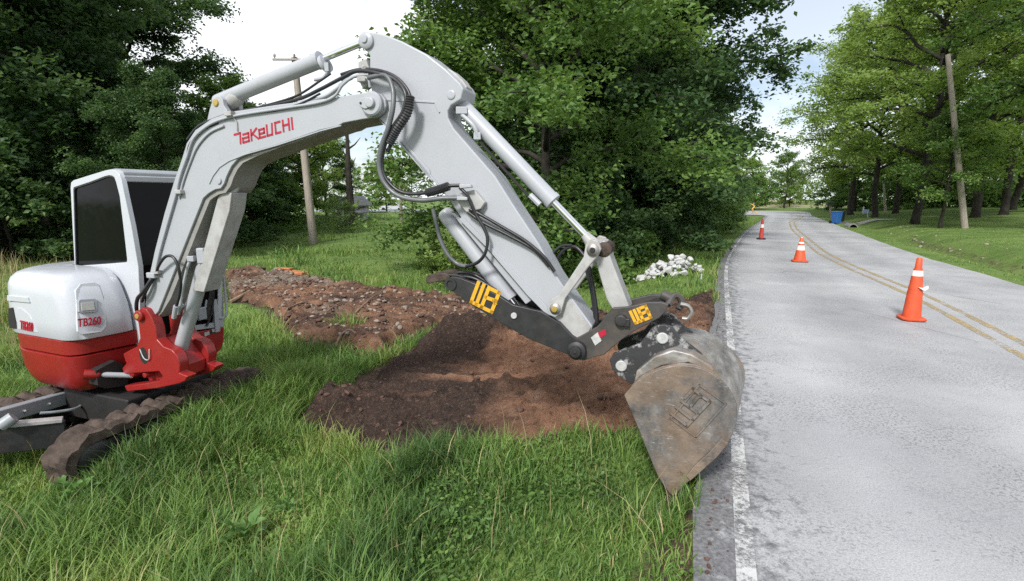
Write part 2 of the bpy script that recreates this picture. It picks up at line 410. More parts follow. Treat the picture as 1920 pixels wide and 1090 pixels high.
# ------------------------------------------------------------------ road and its painted lines
def strip(name, A, B, z, mat, nx=2):
    A = np.asarray(A); B = np.asarray(B); f = np.linspace(0, 1, nx)[None, :]
    X = A[:, :1]*(1-f) + B[:, :1]*f; Y = A[:, 1:]*(1-f) + B[:, 1:]*f
    tt = np.repeat(f, len(A), 0)
    return tag(np_obj(name, grid_mesh(name, X, Y, np.full_like(X, z), mat, tt.ravel())), kind='structure')
def road_mat():
    t = NT('worn_light_asphalt')
    c = t.ramp(t.noise(0.45, 6, 0.6), [(0.3, (0.31, 0.312, 0.325)), (0.55, (0.40, 0.402, 0.41)), (0.75, (0.46, 0.46, 0.46))])
    ag = t.ramp(t.noise(95, 4, 0.7), [(0.34, (0.42, 0.42, 0.43)), (0.56, (1, 1, 1))])
    c = t.mix(0.55, c, t.mix(1.0, c, ag, 'MULTIPLY'))
    # worn hollows where the dark binder shows, short and lying across the lane
    pit = t.ramp(t.noise(13, 8, 0.72, (1, 2.2, 1), (0, 0, -0.38)), [(0.60, 0.0), (0.68, 0.7)])
    c = t.mix(pit, c, (0.115, 0.112, 0.112))
    pt2 = t.math('MULTIPLY', t.ramp(t.noise(42, 4, 0.7), [(0.52, 0.0), (0.58, 0.6)]), t.ramp(t.noise(1.1, 4, 0.6), [(0.40, 0.0), (0.6, 1.0)]))
    c = t.mix(pt2, c, (0.10, 0.10, 0.102))
    a = t.attr()
    # tyre-polished paths along each lane, darker drip line between them
    wp = t.ramp(a, [(0.10, 0.5), (0.17, 0.75), (0.24, 0.5), (0.30, 0.38), (0.38, 0.5), (0.45, 0.75), (0.53, 0.5), (0.62, 0.7), (0.72, 0.4), (0.84, 0.72), (0.95, 0.5)])
    wpn = t.math('ADD', wp, t.math('MULTIPLY', t.math('SUBTRACT', t.noise(1.2, 5, 0.6), 0.5), 0.35))
    c = t.mix(1.0, c, t.ramp(wpn, [(0.2, 0.78), (0.5, 0.94), (0.8, 1.06)]), 'MULTIPLY')
    # crumbling edge of the pavement
    ed = t.math('ADD', t.ramp(a, [(0.0, 0.62), (0.035, 0.5), (0.075, 0.34), (0.17, 0.12), (0.26, 0.0), (0.975, 0.0), (1.0, 0.4)]), t.math('MULTIPLY', t.math('SUBTRACT', t.noise(9, 7, 0.7), 0.5), 1.1))
    em = t.ramp(ed, [(0.34, 0.0), (0.5, 1.0)])
    em = t.mix(t.ramp(a, [(0.18, 1.0), (0.27, 0.0)]), (0, 0, 0), em)
    c = t.mix(em, c, t.ramp(t.noise(40, 5), [(0.3, (0.085, 0.085, 0.09)), (0.7, (0.20, 0.20, 0.205))]))
    # long cracks
    cr = t.n.new('ShaderNodeTexVoronoi'); cr.feature = 'DISTANCE_TO_EDGE'; cr.inputs['Scale'].default_value = 0.33
    mp = t.n.new('ShaderNodeMixRGB'); mp.inputs['Fac'].default_value = 0.12
    nz = t.n.new('ShaderNodeTexNoise'); nz.inputs['Scale'].default_value = 2.0; nz.inputs['Detail'].default_value = 6
    t.l.new(t.tc.outputs['Object'], nz.inputs['Vector']); t.l.new(t.tc.outputs['Object'], mp.inputs['Color1']); t.l.new(nz.outputs['Color'], mp.inputs['Color2']); t.l.new(mp.outputs['Color'], cr.inputs['Vector'])
    ck = t.math('MULTIPLY', t.ramp(cr.outputs['Distance'], [(0.0, 1.0), (0.006, 0.0)]), t.ramp(t.noise(0.6, 3), [(0.5, 0.0), (0.62, 0.5)]))
    c = t.mix(ck, c, (0.09, 0.09, 0.09))
    t.base(c); t.rough(t.ramp(t.noise(3, 5), [(0.3, 0.55), (0.7, 0.75)])); t.b.inputs['Specular IOR Level'].default_value = 0.35
    t.bump(t.math('ADD', t.noise(85, 5, 0.7), t.noise(14, 6, 0.7)), 0.35, 0.012); return t.m
M['road'] = road_mat()
def line_mat(name, col, thr):
    t = NT(name)
    c = t.ramp(t.noise(7, 6, 0.65), [(0.3, tuple(x*0.72 for x in col)), (0.7, col)])
    tp = t.n.new('ShaderNodeBsdfTransparent'); mx = t.n.new('ShaderNodeMixShader')
    w = t.math('ADD', t.math('MULTIPLY', t.noise(26, 8, 0.75), 0.75), t.math('MULTIPLY', t.noise(2.2, 5, 0.6), 0.5))
    t.base(c); t.rough(0.6); t.bump(t.noise(85, 5, 0.7), 0.3, 0.01)
    t.l.new(t.ramp(w, [(thr - 0.05, 0.0), (thr + 0.05, 0.95)]), mx.inputs['Fac'])
    t.l.new(tp.outputs['BSDF'], mx.inputs[1]); t.l.new(t.b.outputs['BSDF'], mx.inputs[2]); t.l.new(mx.outputs['Shader'], t.n['Material Output'].inputs['Surface'])
    return t.m
M['line_white'] = line_mat('worn_white_line', (0.56, 0.56, 0.555), 0.625)
M['line_yellow'] = line_mat('faded_yellow_line', (0.43, 0.33, 0.165), 0.605)
t_ = (RR - RL); wd = np.hypot(t_[:, 0], t_[:, 1])[:, None]; t_ = t_ / wd
rv = np.hypot(*np.diff(RL, axis=0).T)
wob = 0.10*(fbm(np.arange(NR)*0.9, np.zeros(NR), 3)[:, None]-0.5)*2
strip('road', RL + t_*wob, RR + t_*wob, 0.0, M['road'], 40)
near_i = slice(0, NR)
strip('edge_line', RL + t_*0.27, RL + t_*0.40, 0.004, M['line_white'])
mid = RL*0.44 + RR*0.56
YC = np.array([(3.1, -8), (4.6, 0), (5.3, 3), (6.6, 6.0), (7.1, 7.0)], float)
YP = [pg(1920, 657, 0)[:2], pg(1824, 606, 0)[:2], pg(1723, 553, 0)[:2], pg(1622, 513, 0)[:2], pg(1542, 476, 0)[:2], pg(1489, 430, 0)[:2], pg(1484, 417, 0)[:2]]
d0 = (YP[0]-YP[1]); d0 = d0/np.hypot(*d0)
yc = resample(np.array([YP[0]+d0*14] + YP + [np.array((27.5, 49.0)), np.array((30.5, 57.0)), np.array((30.0, 61.0)), np.array((22, 63.5)), np.array((0, 68))]), 120)
dy_ = np.gradient(yc, axis=0); nn = np.stack([dy_[:, 1], -dy_[:, 0]], 1); nn /= np.hypot(nn[:, 0], nn[:, 1])[:, None]
for s in (-1, 1): strip('center_line', yc + nn*(s*0.14 - 0.055), yc + nn*(s*0.14 + 0.055), 0.004, M['line_yellow'])
# gravel driveway and pale field beyond the bend
M['gravel'] = simple('pale_gravel', (0.36, 0.34, 0.31), 0.9, var=0.25, scale=9, bump=0.5)
M['hay'] = simple('pale_field', (0.27, 0.26, 0.13), 0.95, var=0.25, scale=0.6)
dA = [(22.6, 36.6), (25, 37.6), (27, 38.1), (29, 38.5)]; dB = [(24.8, 40.2), (26.5, 39.9), (27.6, 40.1), (29.2, 40.3)]
XX = np.array([[a[0]*(1-f)+b[0]*f for f in np.linspace(0, 1, 6)] for a, b in zip(resample(np.array(dA, float), 24), resample(np.array(dB, float), 24))])
YY = np.array([[a[1]*(1-f)+b[1]*f for f in np.linspace(0, 1, 6)] for a, b in zip(resample(np.array(dA, float), 24), resample(np.array(dB, float), 24))])
tag(np_obj('driveway', grid_mesh('driveway', XX, YY, hgt(XX, YY)+0.03, M['gravel'])), kind='structure')
fx, fy = np.meshgrid(np.linspace(20, 60, 12), np.linspace(80, 118, 12))
tag(np_obj('field', grid_mesh('field', fx, fy, 0.02 + 0.035*(fy-80), M['hay'])), kind='structure')

# ------------------------------------------------------------------ dirt dug out of the verge
def inpoly(X, Y, P):
    P = np.asarray(P); inside = np.zeros(np.shape(X), bool); n = len(P)
    for i in range(n):
        x0, y0 = P[i]; x1, y1 = P[(i+1) % n]
        if y0 == y1: continue
        c = ((y0 > Y) != (y1 > Y)) & (X < (x1-x0)*(Y-y0)/(y1-y0) + x0)
        inside ^= c
    return inside
def polyd(X, Y, P):
    Q = np.vstack([P, P[:1]]); d = np.abs(sdist(X, Y, Q))
    return np.where(inpoly(X, Y, P), d, -d)
def lpoly(pts): return np.array([on_land(u, v)[:2] for u, v in pts])
DA = lpoly([(548, 808), (596, 768), (650, 730), (705, 690), (760, 662), (815, 640), (850, 622), (890, 612), (950, 612), (1010, 605), (1080, 600), (1180, 590), (1290, 562), (1338, 545), (1350, 600), (1346, 660), (1300, 760), (1200, 806), (1120, 812), (1000, 830), (900, 835), (840, 852), (760, 860), (690, 846), (620, 828)])
DB = lpoly([(420, 512), (470, 505), (520, 512), (600, 528), (700, 543), (790, 552), (870, 560), (960, 575), (1000, 592), (930, 602), (850, 606), (800, 622), (745, 650), (700, 668), (645, 655), (590, 642), (548, 640), (520, 606), (500, 575), (430, 566)])
gdd = np.maximum(polyd(GX, GY, DA), polyd(GX, GY, DB))
gt = np.maximum(gt, 0.72*smoothstep(-0.30, -0.02, gdd))
GZ = GZ - 0.40*smoothstep(0.12, 0.5, gdd)
tag(np_obj('ground', grid_mesh('ground', GX, GY, GZ, M['ground'], gt.ravel())), kind='structure')
def dirt_mat():
    t = NT('red_brown_dirt')
    pale = t.ramp(t.noise(6, 7, 0.65), [(0.3, (0.165, 0.082, 0.050)), (0.55, (0.29, 0.155, 0.094)), (0.8, (0.40, 0.26, 0.18))])
    dark = t.ramp(t.noise(7, 7, 0.68), [(0.3, (0.030, 0.020, 0.016)), (0.6, (0.070, 0.045, 0.036)), (0.85, (0.135, 0.09, 0.072))])
    grav = t.ramp(t.noise(22, 6, 0.7), [(0.3, (0.11, 0.085, 0.065)), (0.55, (0.24, 0.19, 0.15)), (0.75, (0.40, 0.34, 0.28))])
    a = t.attr()
    c = t.mix(t.ramp(t.math('ADD', a, t.math('MULTIPLY', t.math('SUBTRACT', t.noise(1.6, 6, 0.65, (0.55, 1.5, 1)), 0.5), 1.1)), [(0.28, 0.0), (0.60, 1.0)]), dark, pale)
    c = t.mix(t.ramp(t.attr('gravel'), [(0.3, 0.0), (0.7, 1.0)]), c, grav)
    # crumbs: pale dry bits and dark damp bits a few centimetres across
    c = t.mix(t.ramp(t.noise(34, 6, 0.75), [(0.52, 0.0), (0.64, 0.75)]), c, t.mix(0.5, c, (0.30, 0.20, 0.135)))
    c = t.mix(t.ramp(t.noise(21, 7, 0.75), [(0.36, 0.8), (0.46, 0.0)]), c, t.mix(0.7, c, (0.018, 0.012, 0.010)))
    t.base(c); t.rough(0.9); t.b.inputs['Specular IOR Level'].default_value = 0.2
    t.bump(t.math('ADD', t.noise(18, 9, 0.75), t.math('MULTIPLY', t.noise(60, 6, 0.7), 0.5)), 1.0, 0.07); return t.m
M['dirt'] = dirt_mat()
def ridged(x, y, o=4):
    s = 0; a = 1.0; t = 0
    for k in range(o):
        s = s + a*(1-np.abs(2*vnoise(x*2**k+9*k, y*2**k+3*k)-1)); t += a; a *= 0.55
    return s/t
def gauss(X, Y, cx, cy, rx, ry, an=0.0):
    c, s = math.cos(an), math.sin(an); dx, dy = X-cx, Y-cy
    return np.exp(-((dx*c+dy*s)/rx)**2 - ((-dx*s+dy*c)/ry)**2)
moundP = on_land(900, 665); mound2 = on_land(640, 800)
def dirt_h(X, Y, P, front):
    d = polyd(X, Y, P) + 0.30*(fbm(X*3.1, Y*3.1, 4)-0.5)*2*0.75
    m = smoothstep(-0.02, 0.28, d)
    lump = 0.5*ridged(X*2.2, Y*2.2, 5) + 0.5*fbm(X*5, Y*5, 4)
    if front:
        # a scooped hollow with curved scrape grooves, a crumbly bank left and in front of it
        ux, uy = X-moundP[0], Y-moundP[1]
        hol = gauss(X, Y, moundP[0]+0.75, moundP[1]-1.0, 1.45, 0.62, 0.12)
        ph = uy - 0.16*ux - 0.10*(ux-0.8)**2 + 0.05*fbm(X*1.1, Y*1.1, 2)
        gv = (0.075*np.sin(ph*17) + 0.040*np.sin(ph*39+1.3) + 0.16*(fbm(ux*0.5, ph*9, 3)-0.5))*np.minimum(1, hol*1.3)
        rel = 0.30*(lump-0.45)*(1-0.92*np.minimum(1, hol*1.25)) + gv - 0.20*hol
        rel = rel + (0.34+0.30*lump)*gauss(X, Y, moundP[0]-0.1, moundP[1]+0.25, 0.95, 0.36, -0.25)
        rel = rel + (0.16+0.24*lump)*gauss(X, Y, mound2[0]-0.15, mound2[1]+0.25, 0.42, 0.5, 0.3) + (0.07+0.20*lump)*gauss(X, Y, mound2[0]+1.3, mound2[1]+0.02, 1.2, 0.24, 0.0)
        rel = rel + 0.16*gauss(X, Y, moundP[0]+1.35, moundP[1]+1.2, 0.9, 0.35, 0.3)
        rel = rel + 0.085*(ridged(X*7.3, Y*7.3, 4)-0.55)*(1-0.85*np.minimum(1, hol*1.2))
        rim = np.exp(-((d-0.16)/0.14)**2)*0.07*lump
    else:
        rel = 0.26*(lump-0.42) + 0.07*(ridged(X*5.5, Y*5.5, 3)-0.55) + 0.06*fbm(X*1.2, Y*1.2, 3); rim = np.exp(-((d-0.2)/0.2)**2)*0.10*lump
    return d, hgt(X, Y) + m*(0.035 + rel + rim) - (1-m)*0.10
GR = on_land(500, 545)
for P, st, front in ((DA, 0.021, True), (DB, 0.045, False)):
    x0, y0 = P.min(0)-0.4; x1, y1 = P.max(0)+0.4
    X, Y = np.meshgrid(np.arange(x0, x1, st), np.arange(y0, y1, st))
    d, Z = dirt_h(X, Y, P, front)
    X = X + 0.03*(fbm(X*7, Y*7, 2)-0.5); 
    if front:
        hol = gauss(X, Y, moundP[0]+0.75, moundP[1]-1.0, 1.45, 0.62, 0.12); ph = (Y-moundP[1]) - 0.16*(X-moundP[0]) - 0.10*(X-moundP[0]-0.8)**2
        ti = np.clip(0.20 + 0.42*smoothstep(-1.0, 0.6, X) + 0.22*hol + (0.9*(fbm(X*0.6, ph*7, 3)-0.5) + 0.16*np.sin(ph*17))*hol + 0.25*gauss(X, Y, moundP[0]+0.35, moundP[1]-0.2, 0.35, 0.2) - 0.3*smoothstep(6.3, 8.0, Y), 0, 1)
    else: ti = np.clip(0.25 + 0.5*fbm(X*0.6, Y*0.8, 3), 0, 1)
    gr = np.zeros(X.shape) if front else np.clip(smoothstep(0.35, 1.0, fbm(X*0.5, Y*0.5, 3)+0.45*smoothstep(11, 14, Y)+0.25*smoothstep(-1.2, -0.2, X)-0.25), 0, 1)
    me = grid_mesh('dirt', X, Y, Z, M['dirt'], ti.ravel())
    at = me.attributes.new('gravel', 'FLOAT', 'POINT'); at.data.foreach_set('value', gr.ravel().astype(np.float32))
    tag(np_obj('dirt', me), kind='structure')
def bare(X, Y):
    return np.maximum(polyd(X, Y, DA), polyd(X, Y, DB))
def surf(X, Y):
    h = hgt(X, Y)
    a = dirt_h(X, Y, DA, True)[1]; b = dirt_h(X, Y, DB, False)[1]
    return np.maximum(h, np.maximum(a, b))

# ------------------------------------------------------------------ trees
def ortho_rand(rs, n):
    a = rs.uniform(0, 2*np.pi, n); return np.stack([np.cos(a), np.sin(a), np.zeros(n)], 1)
def leaf_mesh(name, pos, L, Wd, rs, mat, tint, up=0.75, droop=0.35):
    n = len(pos)
    nr = rs.normal(0, 0.5, (n, 3)); nr[:, 2] += up; nr /= np.linalg.norm(nr, axis=1)[:, None]
    ax = ortho_rand(rs, n); ax[:, 2] -= droop*rs.uniform(0.2, 1.6, n)
    ax -= nr*np.sum(ax*nr, 1)[:, None]; ax /= np.linalg.norm(ax, axis=1)[:, None]
    bx = np.cross(nr, ax)
    l = (L*rs.uniform(0.7, 1.3, n))[:, None]; w = (Wd*rs.uniform(0.7, 1.3, n))[:, None]
    base = pos - ax*l*0.5; tip = pos + ax*l*0.5; k = nr*w*0.22
    V = np.stack([base, pos + bx*w*0.5 + k - ax*l*0.08, tip, pos - bx*w*0.5 + k - ax*l*0.08], 1).reshape(-1, 3)
    i = np.arange(n)[:, None]*4
    lo = (i + np.array([[0, 1, 2, 0, 2, 3]])).ravel()
    return np_mesh(name, V, lo, np.arange(2*n)*3, mat, np.repeat(tint, 4))
def gen_tree(seed, h, r, base=0.3, nl=20, ns=6, nt=5, nleaf=34, leaf=0.2, lmat='leaf_dark', bark='bark', tr=None, lean=0.0, top_r=0.35, wide=0.42, gap=0.0):
    """trunk mesh with limbs, crown mesh of single leaves carried in sprays on the twigs"""
    rs = np.random.RandomState(seed); tb = MB(); tr = tr or h*0.024
    n = 10; zs = np.r_[-0.4, np.linspace(0.35, h*0.86, 9)]
    wx = np.cumsum(rs.normal(0, 0.006*h, n)); wy = np.cumsum(rs.normal(0, 0.006*h, n)); wx -= wx[0]; wy -= wy[0]
    tp = np.stack([wx + lean*np.maximum(zs, 0), wy, zs], 1)
    rad = tr*(1-np.linspace(0, 1, n))**0.8*0.92 + tr*0.07; rad[0] *= 1.35
    tb.tube(tp, list(rad), 9)
    P, T = [], []
    for i in range(nl):
        f = (i+0.5)/nl; th_ = base + (1-base)*f**0.9; z = th_*h*0.88
        st = np.array([np.interp(z, zs, tp[:, 0]), np.interp(z, zs, tp[:, 1]), z])
        az = i*2.39996 + rs.uniform(-0.5, 0.5)
        prof = max(top_r, 1-((f-wide)/0.62)**2)
        Ln = r*prof*rs.uniform(0.78, 1.16)
        el = math.radians(4 + 58*f**1.3 + rs.uniform(-8, 8))
        d = np.array([math.cos(az)*math.cos(el), math.sin(az)*math.cos(el), math.sin(el)])
        s = np.linspace(0, 1, 6)
        path = st + d*(s*Ln)[:, None]; path[:, 2] += 0.10*Ln*np.sin(s*np.pi) - 0.16*Ln*s**3*(1-f)
        path[1:, :2] += rs.normal(0, 0.035*Ln, (5, 2))
        r0 = min(tr*0.5, 0.018*Ln + 0.22*tr*(1-f) + 0.01)
        tb.tube(path, list(r0*(1-s*0.86)), 6)
        for k in range(ns):
            q = 0.28 + 0.72*(k+rs.uniform(0.2, 0.9))/ns
            b0 = np.array([np.interp(q, s, path[:, c]) for c in range(3)])
            a2 = az + (1 if k % 2 else -1)*rs.uniform(0.35, 1.1); e2 = el*0.5 + rs.uniform(-0.35, 0.6)
            l2 = r*0.36*prof*rs.uniform(0.7, 1.3)*(1.15-0.5*q) + 0.25
            d2 = np.array([math.cos(a2)*math.cos(e2), math.sin(a2)*math.cos(e2), math.sin(e2)])
            b1 = b0 + d2*l2*0.55; b2 = b0 + d2*l2 + np.array([0, 0, -0.10*l2])
            tb.tube([b0, b1, b2], [r0*(1-q*0.8)*0.5+0.004, r0*0.25+0.003, 0.004], 4)
            cl = rs.normal(0, 0.16)
            for m in range(nt):
                if rs.uniform() < gap: continue
                q2 = (m+0.6)/nt; c0 = b0 + (b2-b0)*q2
                sp = rs.uniform(0.24, 0.5)*(0.30 + 0.09*r); nle = int(nleaf*rs.uniform(0.6, 1.3))
                cc = c0 + rs.normal(0, 0.12*r*0.3, 3)
                g = np.clip(rs.normal(0, 1, (nle, 3)), -1.7, 1.7)*np.array([sp, sp, sp*0.62])
                g[:, 2] -= 0.12*(g[:, 0]**2+g[:, 1]**2)/max(sp, .1)
                P.append(cc + g); T.append(np.clip(0.45 + cl + rs.normal(0, 0.12) + rs.normal(0, 0.13, nle), 0, 1))
    P = np.concatenate(P); T = np.concatenate(T)
    tm = bpy.data.meshes.new('trunk'); tm.from_pydata(tb.v, [], tb.f); tm.update()
    tm.polygons.foreach_set('use_smooth', [True]*len(tm.polygons)); tm.materials.append(M[bark])
    return tm, leaf_mesh('crown', P, leaf, leaf*0.62, rs, M[lmat], T)
def tree(kind, x, y, label, rz=0.0, sc=1.0, name='tree', cat='tree', group=None, z=None, sz=None):
    tm, cm = kind
    e = empty(name, (x, y, hg(x, y) if z is None else z), label, cat, group, rz)
    e.scale = (sc, sc, sz or sc)
    a = np_obj('trunk', tm, e); b = np_obj('crown', cm, e)
    return e
K = {}
K['oak1'] = gen_tree(1, 19, 6.0, 0.12, 34, 8, 5, 72, 0.21, 'leaf_dark', tr=0.36, gap=0.12)
K['oak2'] = gen_tree(2, 18, 5.6, 0.12, 32, 8, 5, 66, 0.21, 'leaf_dark', tr=0.30)
K['oak3'] = gen_tree(3, 17, 5.4, 0.08, 34, 8, 5, 62, 0.20, 'leaf_dark', tr=0.28, wide=0.3)
K['maple1'] = gen_tree(4, 15, 5.6, 0.08, 34, 8, 6, 60, 0.175, 'leaf_mid', tr=0.22, wide=0.3)
K['high'] = gen_tree(22, 21, 6.4, 0.5, 24, 8, 5, 62, 0.21, 'leaf_dark', tr=0.33, wide=0.6)
K['maple2'] = gen_tree(5, 17, 6.0, 0.22, 28, 7, 5, 46, 0.22, 'leaf_bright', tr=0.27, wide=0.4, gap=0.12)
K['maple3'] = gen_tree(6, 18, 6.6, 0.24, 26, 7, 5, 42, 0.21, 'leaf_bright', tr=0.29, wide=0.35, gap=0.22)
K['small1'] = gen_tree(7, 8.6, 3.1, 0.14, 22, 5, 4, 36, 0.20, 'leaf_bright', tr=0.15)
K['small2'] = gen_tree(8, 8.0, 2.8, 0.25, 20, 5, 4, 30, 0.18, 'leaf_mid', tr=0.13, gap=0.1)
K['bush1'] = gen_tree(9, 3.0, 1.7, 0.02, 16, 5, 4, 34, 0.16, 'leaf_mid', tr=0.05, top_r=0.5, wide=0.25)
K['bush2'] = gen_tree(10, 2.3, 1.5, 0.02, 14, 5, 4, 34, 0.13, 'leaf_bright', tr=0.04, top_r=0.5, wide=0.2)
K['bush3'] = gen_tree(11, 4.5, 2.3, 0.03, 20, 5, 4, 36, 0.18, 'leaf_dark', tr=0.07, top_r=0.5, wide=0.25)

def darker(k):
    tm, cm = K[k]; c2 = cm.copy(); c2.materials[0] = M['leaf_dark']; return tm, c2
K['maple1d'] = darker('maple1'); K['bush1d'] = darker('bush1')
# left woods behind the machine
LW = 'trees of the woods left of the meadow'
for k, x, y, rz, sc, lab in [
    ('oak1', -22.2, 25, 0.3, 1.0, 'tall dark oak whose crown reaches furthest toward the pale sky gap left of the boom'),
    ('oak2', -19.6, 20, 1.9, 1.0, 'dark woodland tree rising straight behind the cab roof of the excavator'),
    ('oak3', -23.5, 23, 4.0, 1.05, 'dark woodland tree in the upper left corner of the photo'),
    ('oak1', -26.5, 30, 2.2, 1.0, 'dark tree further back between the corner tree and the one behind the cab'),
    ('oak2', -24.0, 33, 5.1, 1.05, 'tall dark tree in the second row of the left woods behind the cab'),
    ('oak3', -15.6, 31, 0.9, 0.46, 'low dark tree of the second row seen between cab and boom'),
    ('oak3', -30.5, 36, 3.0, 1.0, 'farthest dark tree at the left edge of the photo'),
    ('oak3', -19.6, 17.2, 0.5, 0.42, 'low broad young tree filling the wood edge left of the cab'),
    ('maple1d', -13.0, 19.5, 2.5, 0.46, 'low young tree at the wood edge hidden partly by the lower boom'),
]:
    tree(K[k], x, y, lab, rz, sc, 'woodland_tree', 'tree', LW)
for k, x, y, rz, sc, lab in [
    ('small1', -14.6, 37, 0.4, 0.98, 'bright green small tree whose top shows just under the raised boom cylinder'),
    ('small1', -17.8, 40, 2.4, 1.0, 'bright green small tree directly behind the left utility pole'),
    ('small2', -16.4, 30, 1.4, 1.1, 'small green tree between the lower boom and the left utility pole'),
    ('oak2', -16.4, 46, 1.0, 0.46, 'dark rounded tree left of the bare dead trunk in the meadow gap'),
    ('small2', -19.5, 62, 1.0, 0.8, 'pale green distant tree above the grey shed'),
    ('small1', -16.0, 66, 3.0, 0.8, 'pale green distant tree in the middle of the meadow gap'),
    ('small2', -11.5, 60, 5.0, 0.8, 'pale green distant tree beside the arm of the excavator'),
]:
    tree(K[k], x, y, lab, rz, sc, 'small_tree', 'tree', 'trees at the far edge of the meadow')
# trees along the road behind the arm
for k, x, y, rz, sc, lab in [
    ('maple1', 1.0, 15.6, 0.2, 0.86, 'nearest roadside tree with light green sprays hanging above the arm of the excavator'),
    ('maple1d', 1.9, 22.6, 1.2, 1.0, 'large green tree rising right behind the arm of the excavator'),
    ('high', -1.3, 25.5, 0.4, 0.98, 'tall dark tree whose high crown reaches left over the raised boom tip'),
    ('oak3', 4.4, 20.6, 3.3, 0.95, 'dark dense tree directly behind the bucket cylinder'),
    ('oak2', 7.2, 25.6, 0.7, 0.88, 'tall dark tree behind the heap of white stones'),
    ('oak3', 3.5, 29, 2.0, 1.0, 'dark tree in the second row behind the bucket cylinder'),
    ('oak1', 8.8, 33.0, 4.4, 0.80, 'tall ragged tree whose thin top branches reach over the road'),
    ('oak2', 13.8, 40, 2.9, 0.58, 'rounded dark tree by the left road edge before the bend'),
    ('maple1d', 18.4, 48.5, 1.1, 0.52, 'last rounded tree on the left verge at the road bend'),
    ('oak3', 9.6, 41, 0.3, 0.85, 'dark tree of the back row left of the road'),
]:
    tree(K[k], x, y, lab, rz, sc, 'roadside_tree', 'tree', 'trees along the left side of the road')
# trees on the lawn at the right
for k, x, y, rz, sc, nm, lab in [
    ('maple2', 25.4, 32.5, 0.3, 1.0, 'lawn_tree', 'lawn tree with a single straight trunk left of the thin sapling'),
    ('maple3', 33.4, 51, 2.0, 1.05, 'lawn_tree', 'leaning lawn tree with open ragged branches reaching over the road against the white sky'),
    ('maple3', 32.6, 36.5, 4.1, 1.05, 'lawn_tree', 'lawn tree with a thick dark trunk just right of the right utility pole'),
    ('maple2', 35.6, 37.5, 1.2, 1.05, 'lawn_tree', 'lawn tree with the thickest dark trunk nearest the right edge of the photo'),
    ('maple2', 30.5, 43.5, 2.6, 0.95, 'lawn_tree', 'lawn tree standing back between the straight trunk and the utility pole'),
    ('maple3', 37.0, 50, 0.0, 1.0, 'lawn_tree', 'lawn tree in the back row behind the right utility pole'),
    ('maple2', 43.5, 45, 5.2, 1.05, 'lawn_tree', 'lawn tree in the back row at the right edge of the photo'),
    ('small2', 23.6, 28.3, 1.0, 0.78, 'sapling', 'thin sapling with a slender trunk on the lawn left of the right utility pole'),
    ('maple1', 41.0, 62, 0.4, 0.62, 'lawn_tree', 'rounded green tree beyond the blue bin'),
    ('maple1', 46.5, 60, 3.1, 0.7, 'lawn_tree', 'rounded green tree right of the one beyond the blue bin'),
    ('small2', 41.0, 78, 2.0, 1.05, 'lawn_tree', 'open green tree with a visible trunk standing alone beyond the road bend'),
    ('small1', 37.4, 84, 2.6, 0.95, 'lawn_tree', 'light green tree left of the lone tree beyond the road bend'),
    ('small1', 46.0, 86, 0.6, 0.75, 'lawn_tree', 'light green tree right of the lone tree beyond the road bend'),
]:
    tree(K[k], x, y, lab, rz, sc, nm, 'tree', 'trees on the lawn right of the road and beyond its bend')
K['lean'] = gen_tree(21, 17, 5.0, 0.34, 22, 6, 5, 34, 0.2, 'leaf_mid', tr=0.30, lean=-0.15)
tree(K['lean'], 25.0, 22.6, 'leaning trunk crossing the upper right corner of the photo', 0.0, 1.0, 'leaning_tree', 'tree')
# bushes
for k, x, y, rz, sc, lab in [
    ('bush1', 10.4, 28.6, 0.3, 1.0, 'broad leafy bush right of the dry reeds at the wood edge'),
    ('bush3', 5.2, 19.2, 1.3, 1.0, 'dark bush at the foot of the trees behind the stick link'),
    ('bush3', 7.4, 23.8, 2.3, 0.9, 'dark bush behind the heap of white stones'),
    ('bush1d', 2.4, 15.6, 4.3, 0.9, 'leafy bush at the tree foot right of the arm'),
    ('bush2', -0.9, 13.6, 0.8, 0.75, 'bright bush at the meadow edge under the lower arm'),
    ('bush1d', 0.2, 16.6, 2.8, 0.95, 'mid green bush left of the thumb cylinder'),
    ('bush2', -2.2, 15.6, 3.8, 0.40, 'small bright bush standing furthest into the meadow'),
    ('bush1', 13.6, 34.5, 1.8, 1.0, 'bush on the verge opposite the far traffic tube'),
    ('bush3', 17.0, 42, 0.8, 0.8, 'dark bush beside the last bushes before the road bend'),
    ('bush2', 20.6, 49.8, 0.3, 1.0, 'small bush at the inner corner of the road bend'),
    ('bush3', -18.2, 18.6, 0.1, 1.0, 'dark bush at the wood edge left of the cab'),
    ('bush3', -21.4, 20.2, 2.1, 1.0, 'dark bush at the left edge of the photo under the woods'),
    ('bush3', -15.2, 21, 4.1, 1.0, 'dark bush at the wood edge behind the cab'),
    ('bush3', -13.8, 25.5, 1.1, 1.0, 'dark bush right of the lower boom at the meadow edge'),
    ('bush1', -15.0, 33.0, 5.1, 1.1, 'tall leafy bush left of the left utility pole'),
    ('bush1', 30.2, 72, 0.0, 1.5, 'light bush beyond the road bend'),
    ('bush1', 34.6, 74, 2.0, 1.4, 'light bush below the lone tree beyond the road bend'),
    ('bush3', 42.5, 68, 1.0, 1.0, 'dark bush behind the mailbox'),
]:
    tree(K[k], x, y, lab, rz, sc, 'bush', 'bush', 'bushes at the wood edges')
K['grey_shrub'] = gen_tree(12, 1.7, 1.1, 0.05, 16, 5, 4, 16, 0.08, 'leaf_mid', 'bark_pale', tr=0.03, top_r=0.5, wide=0.3)
P = on_land(637, 437); tree(K['grey_shrub'], P[0], P[1], 'greyish round shrub standing in the meadow in front of the grey shed', 0, 1.0, 'bush', 'bush')
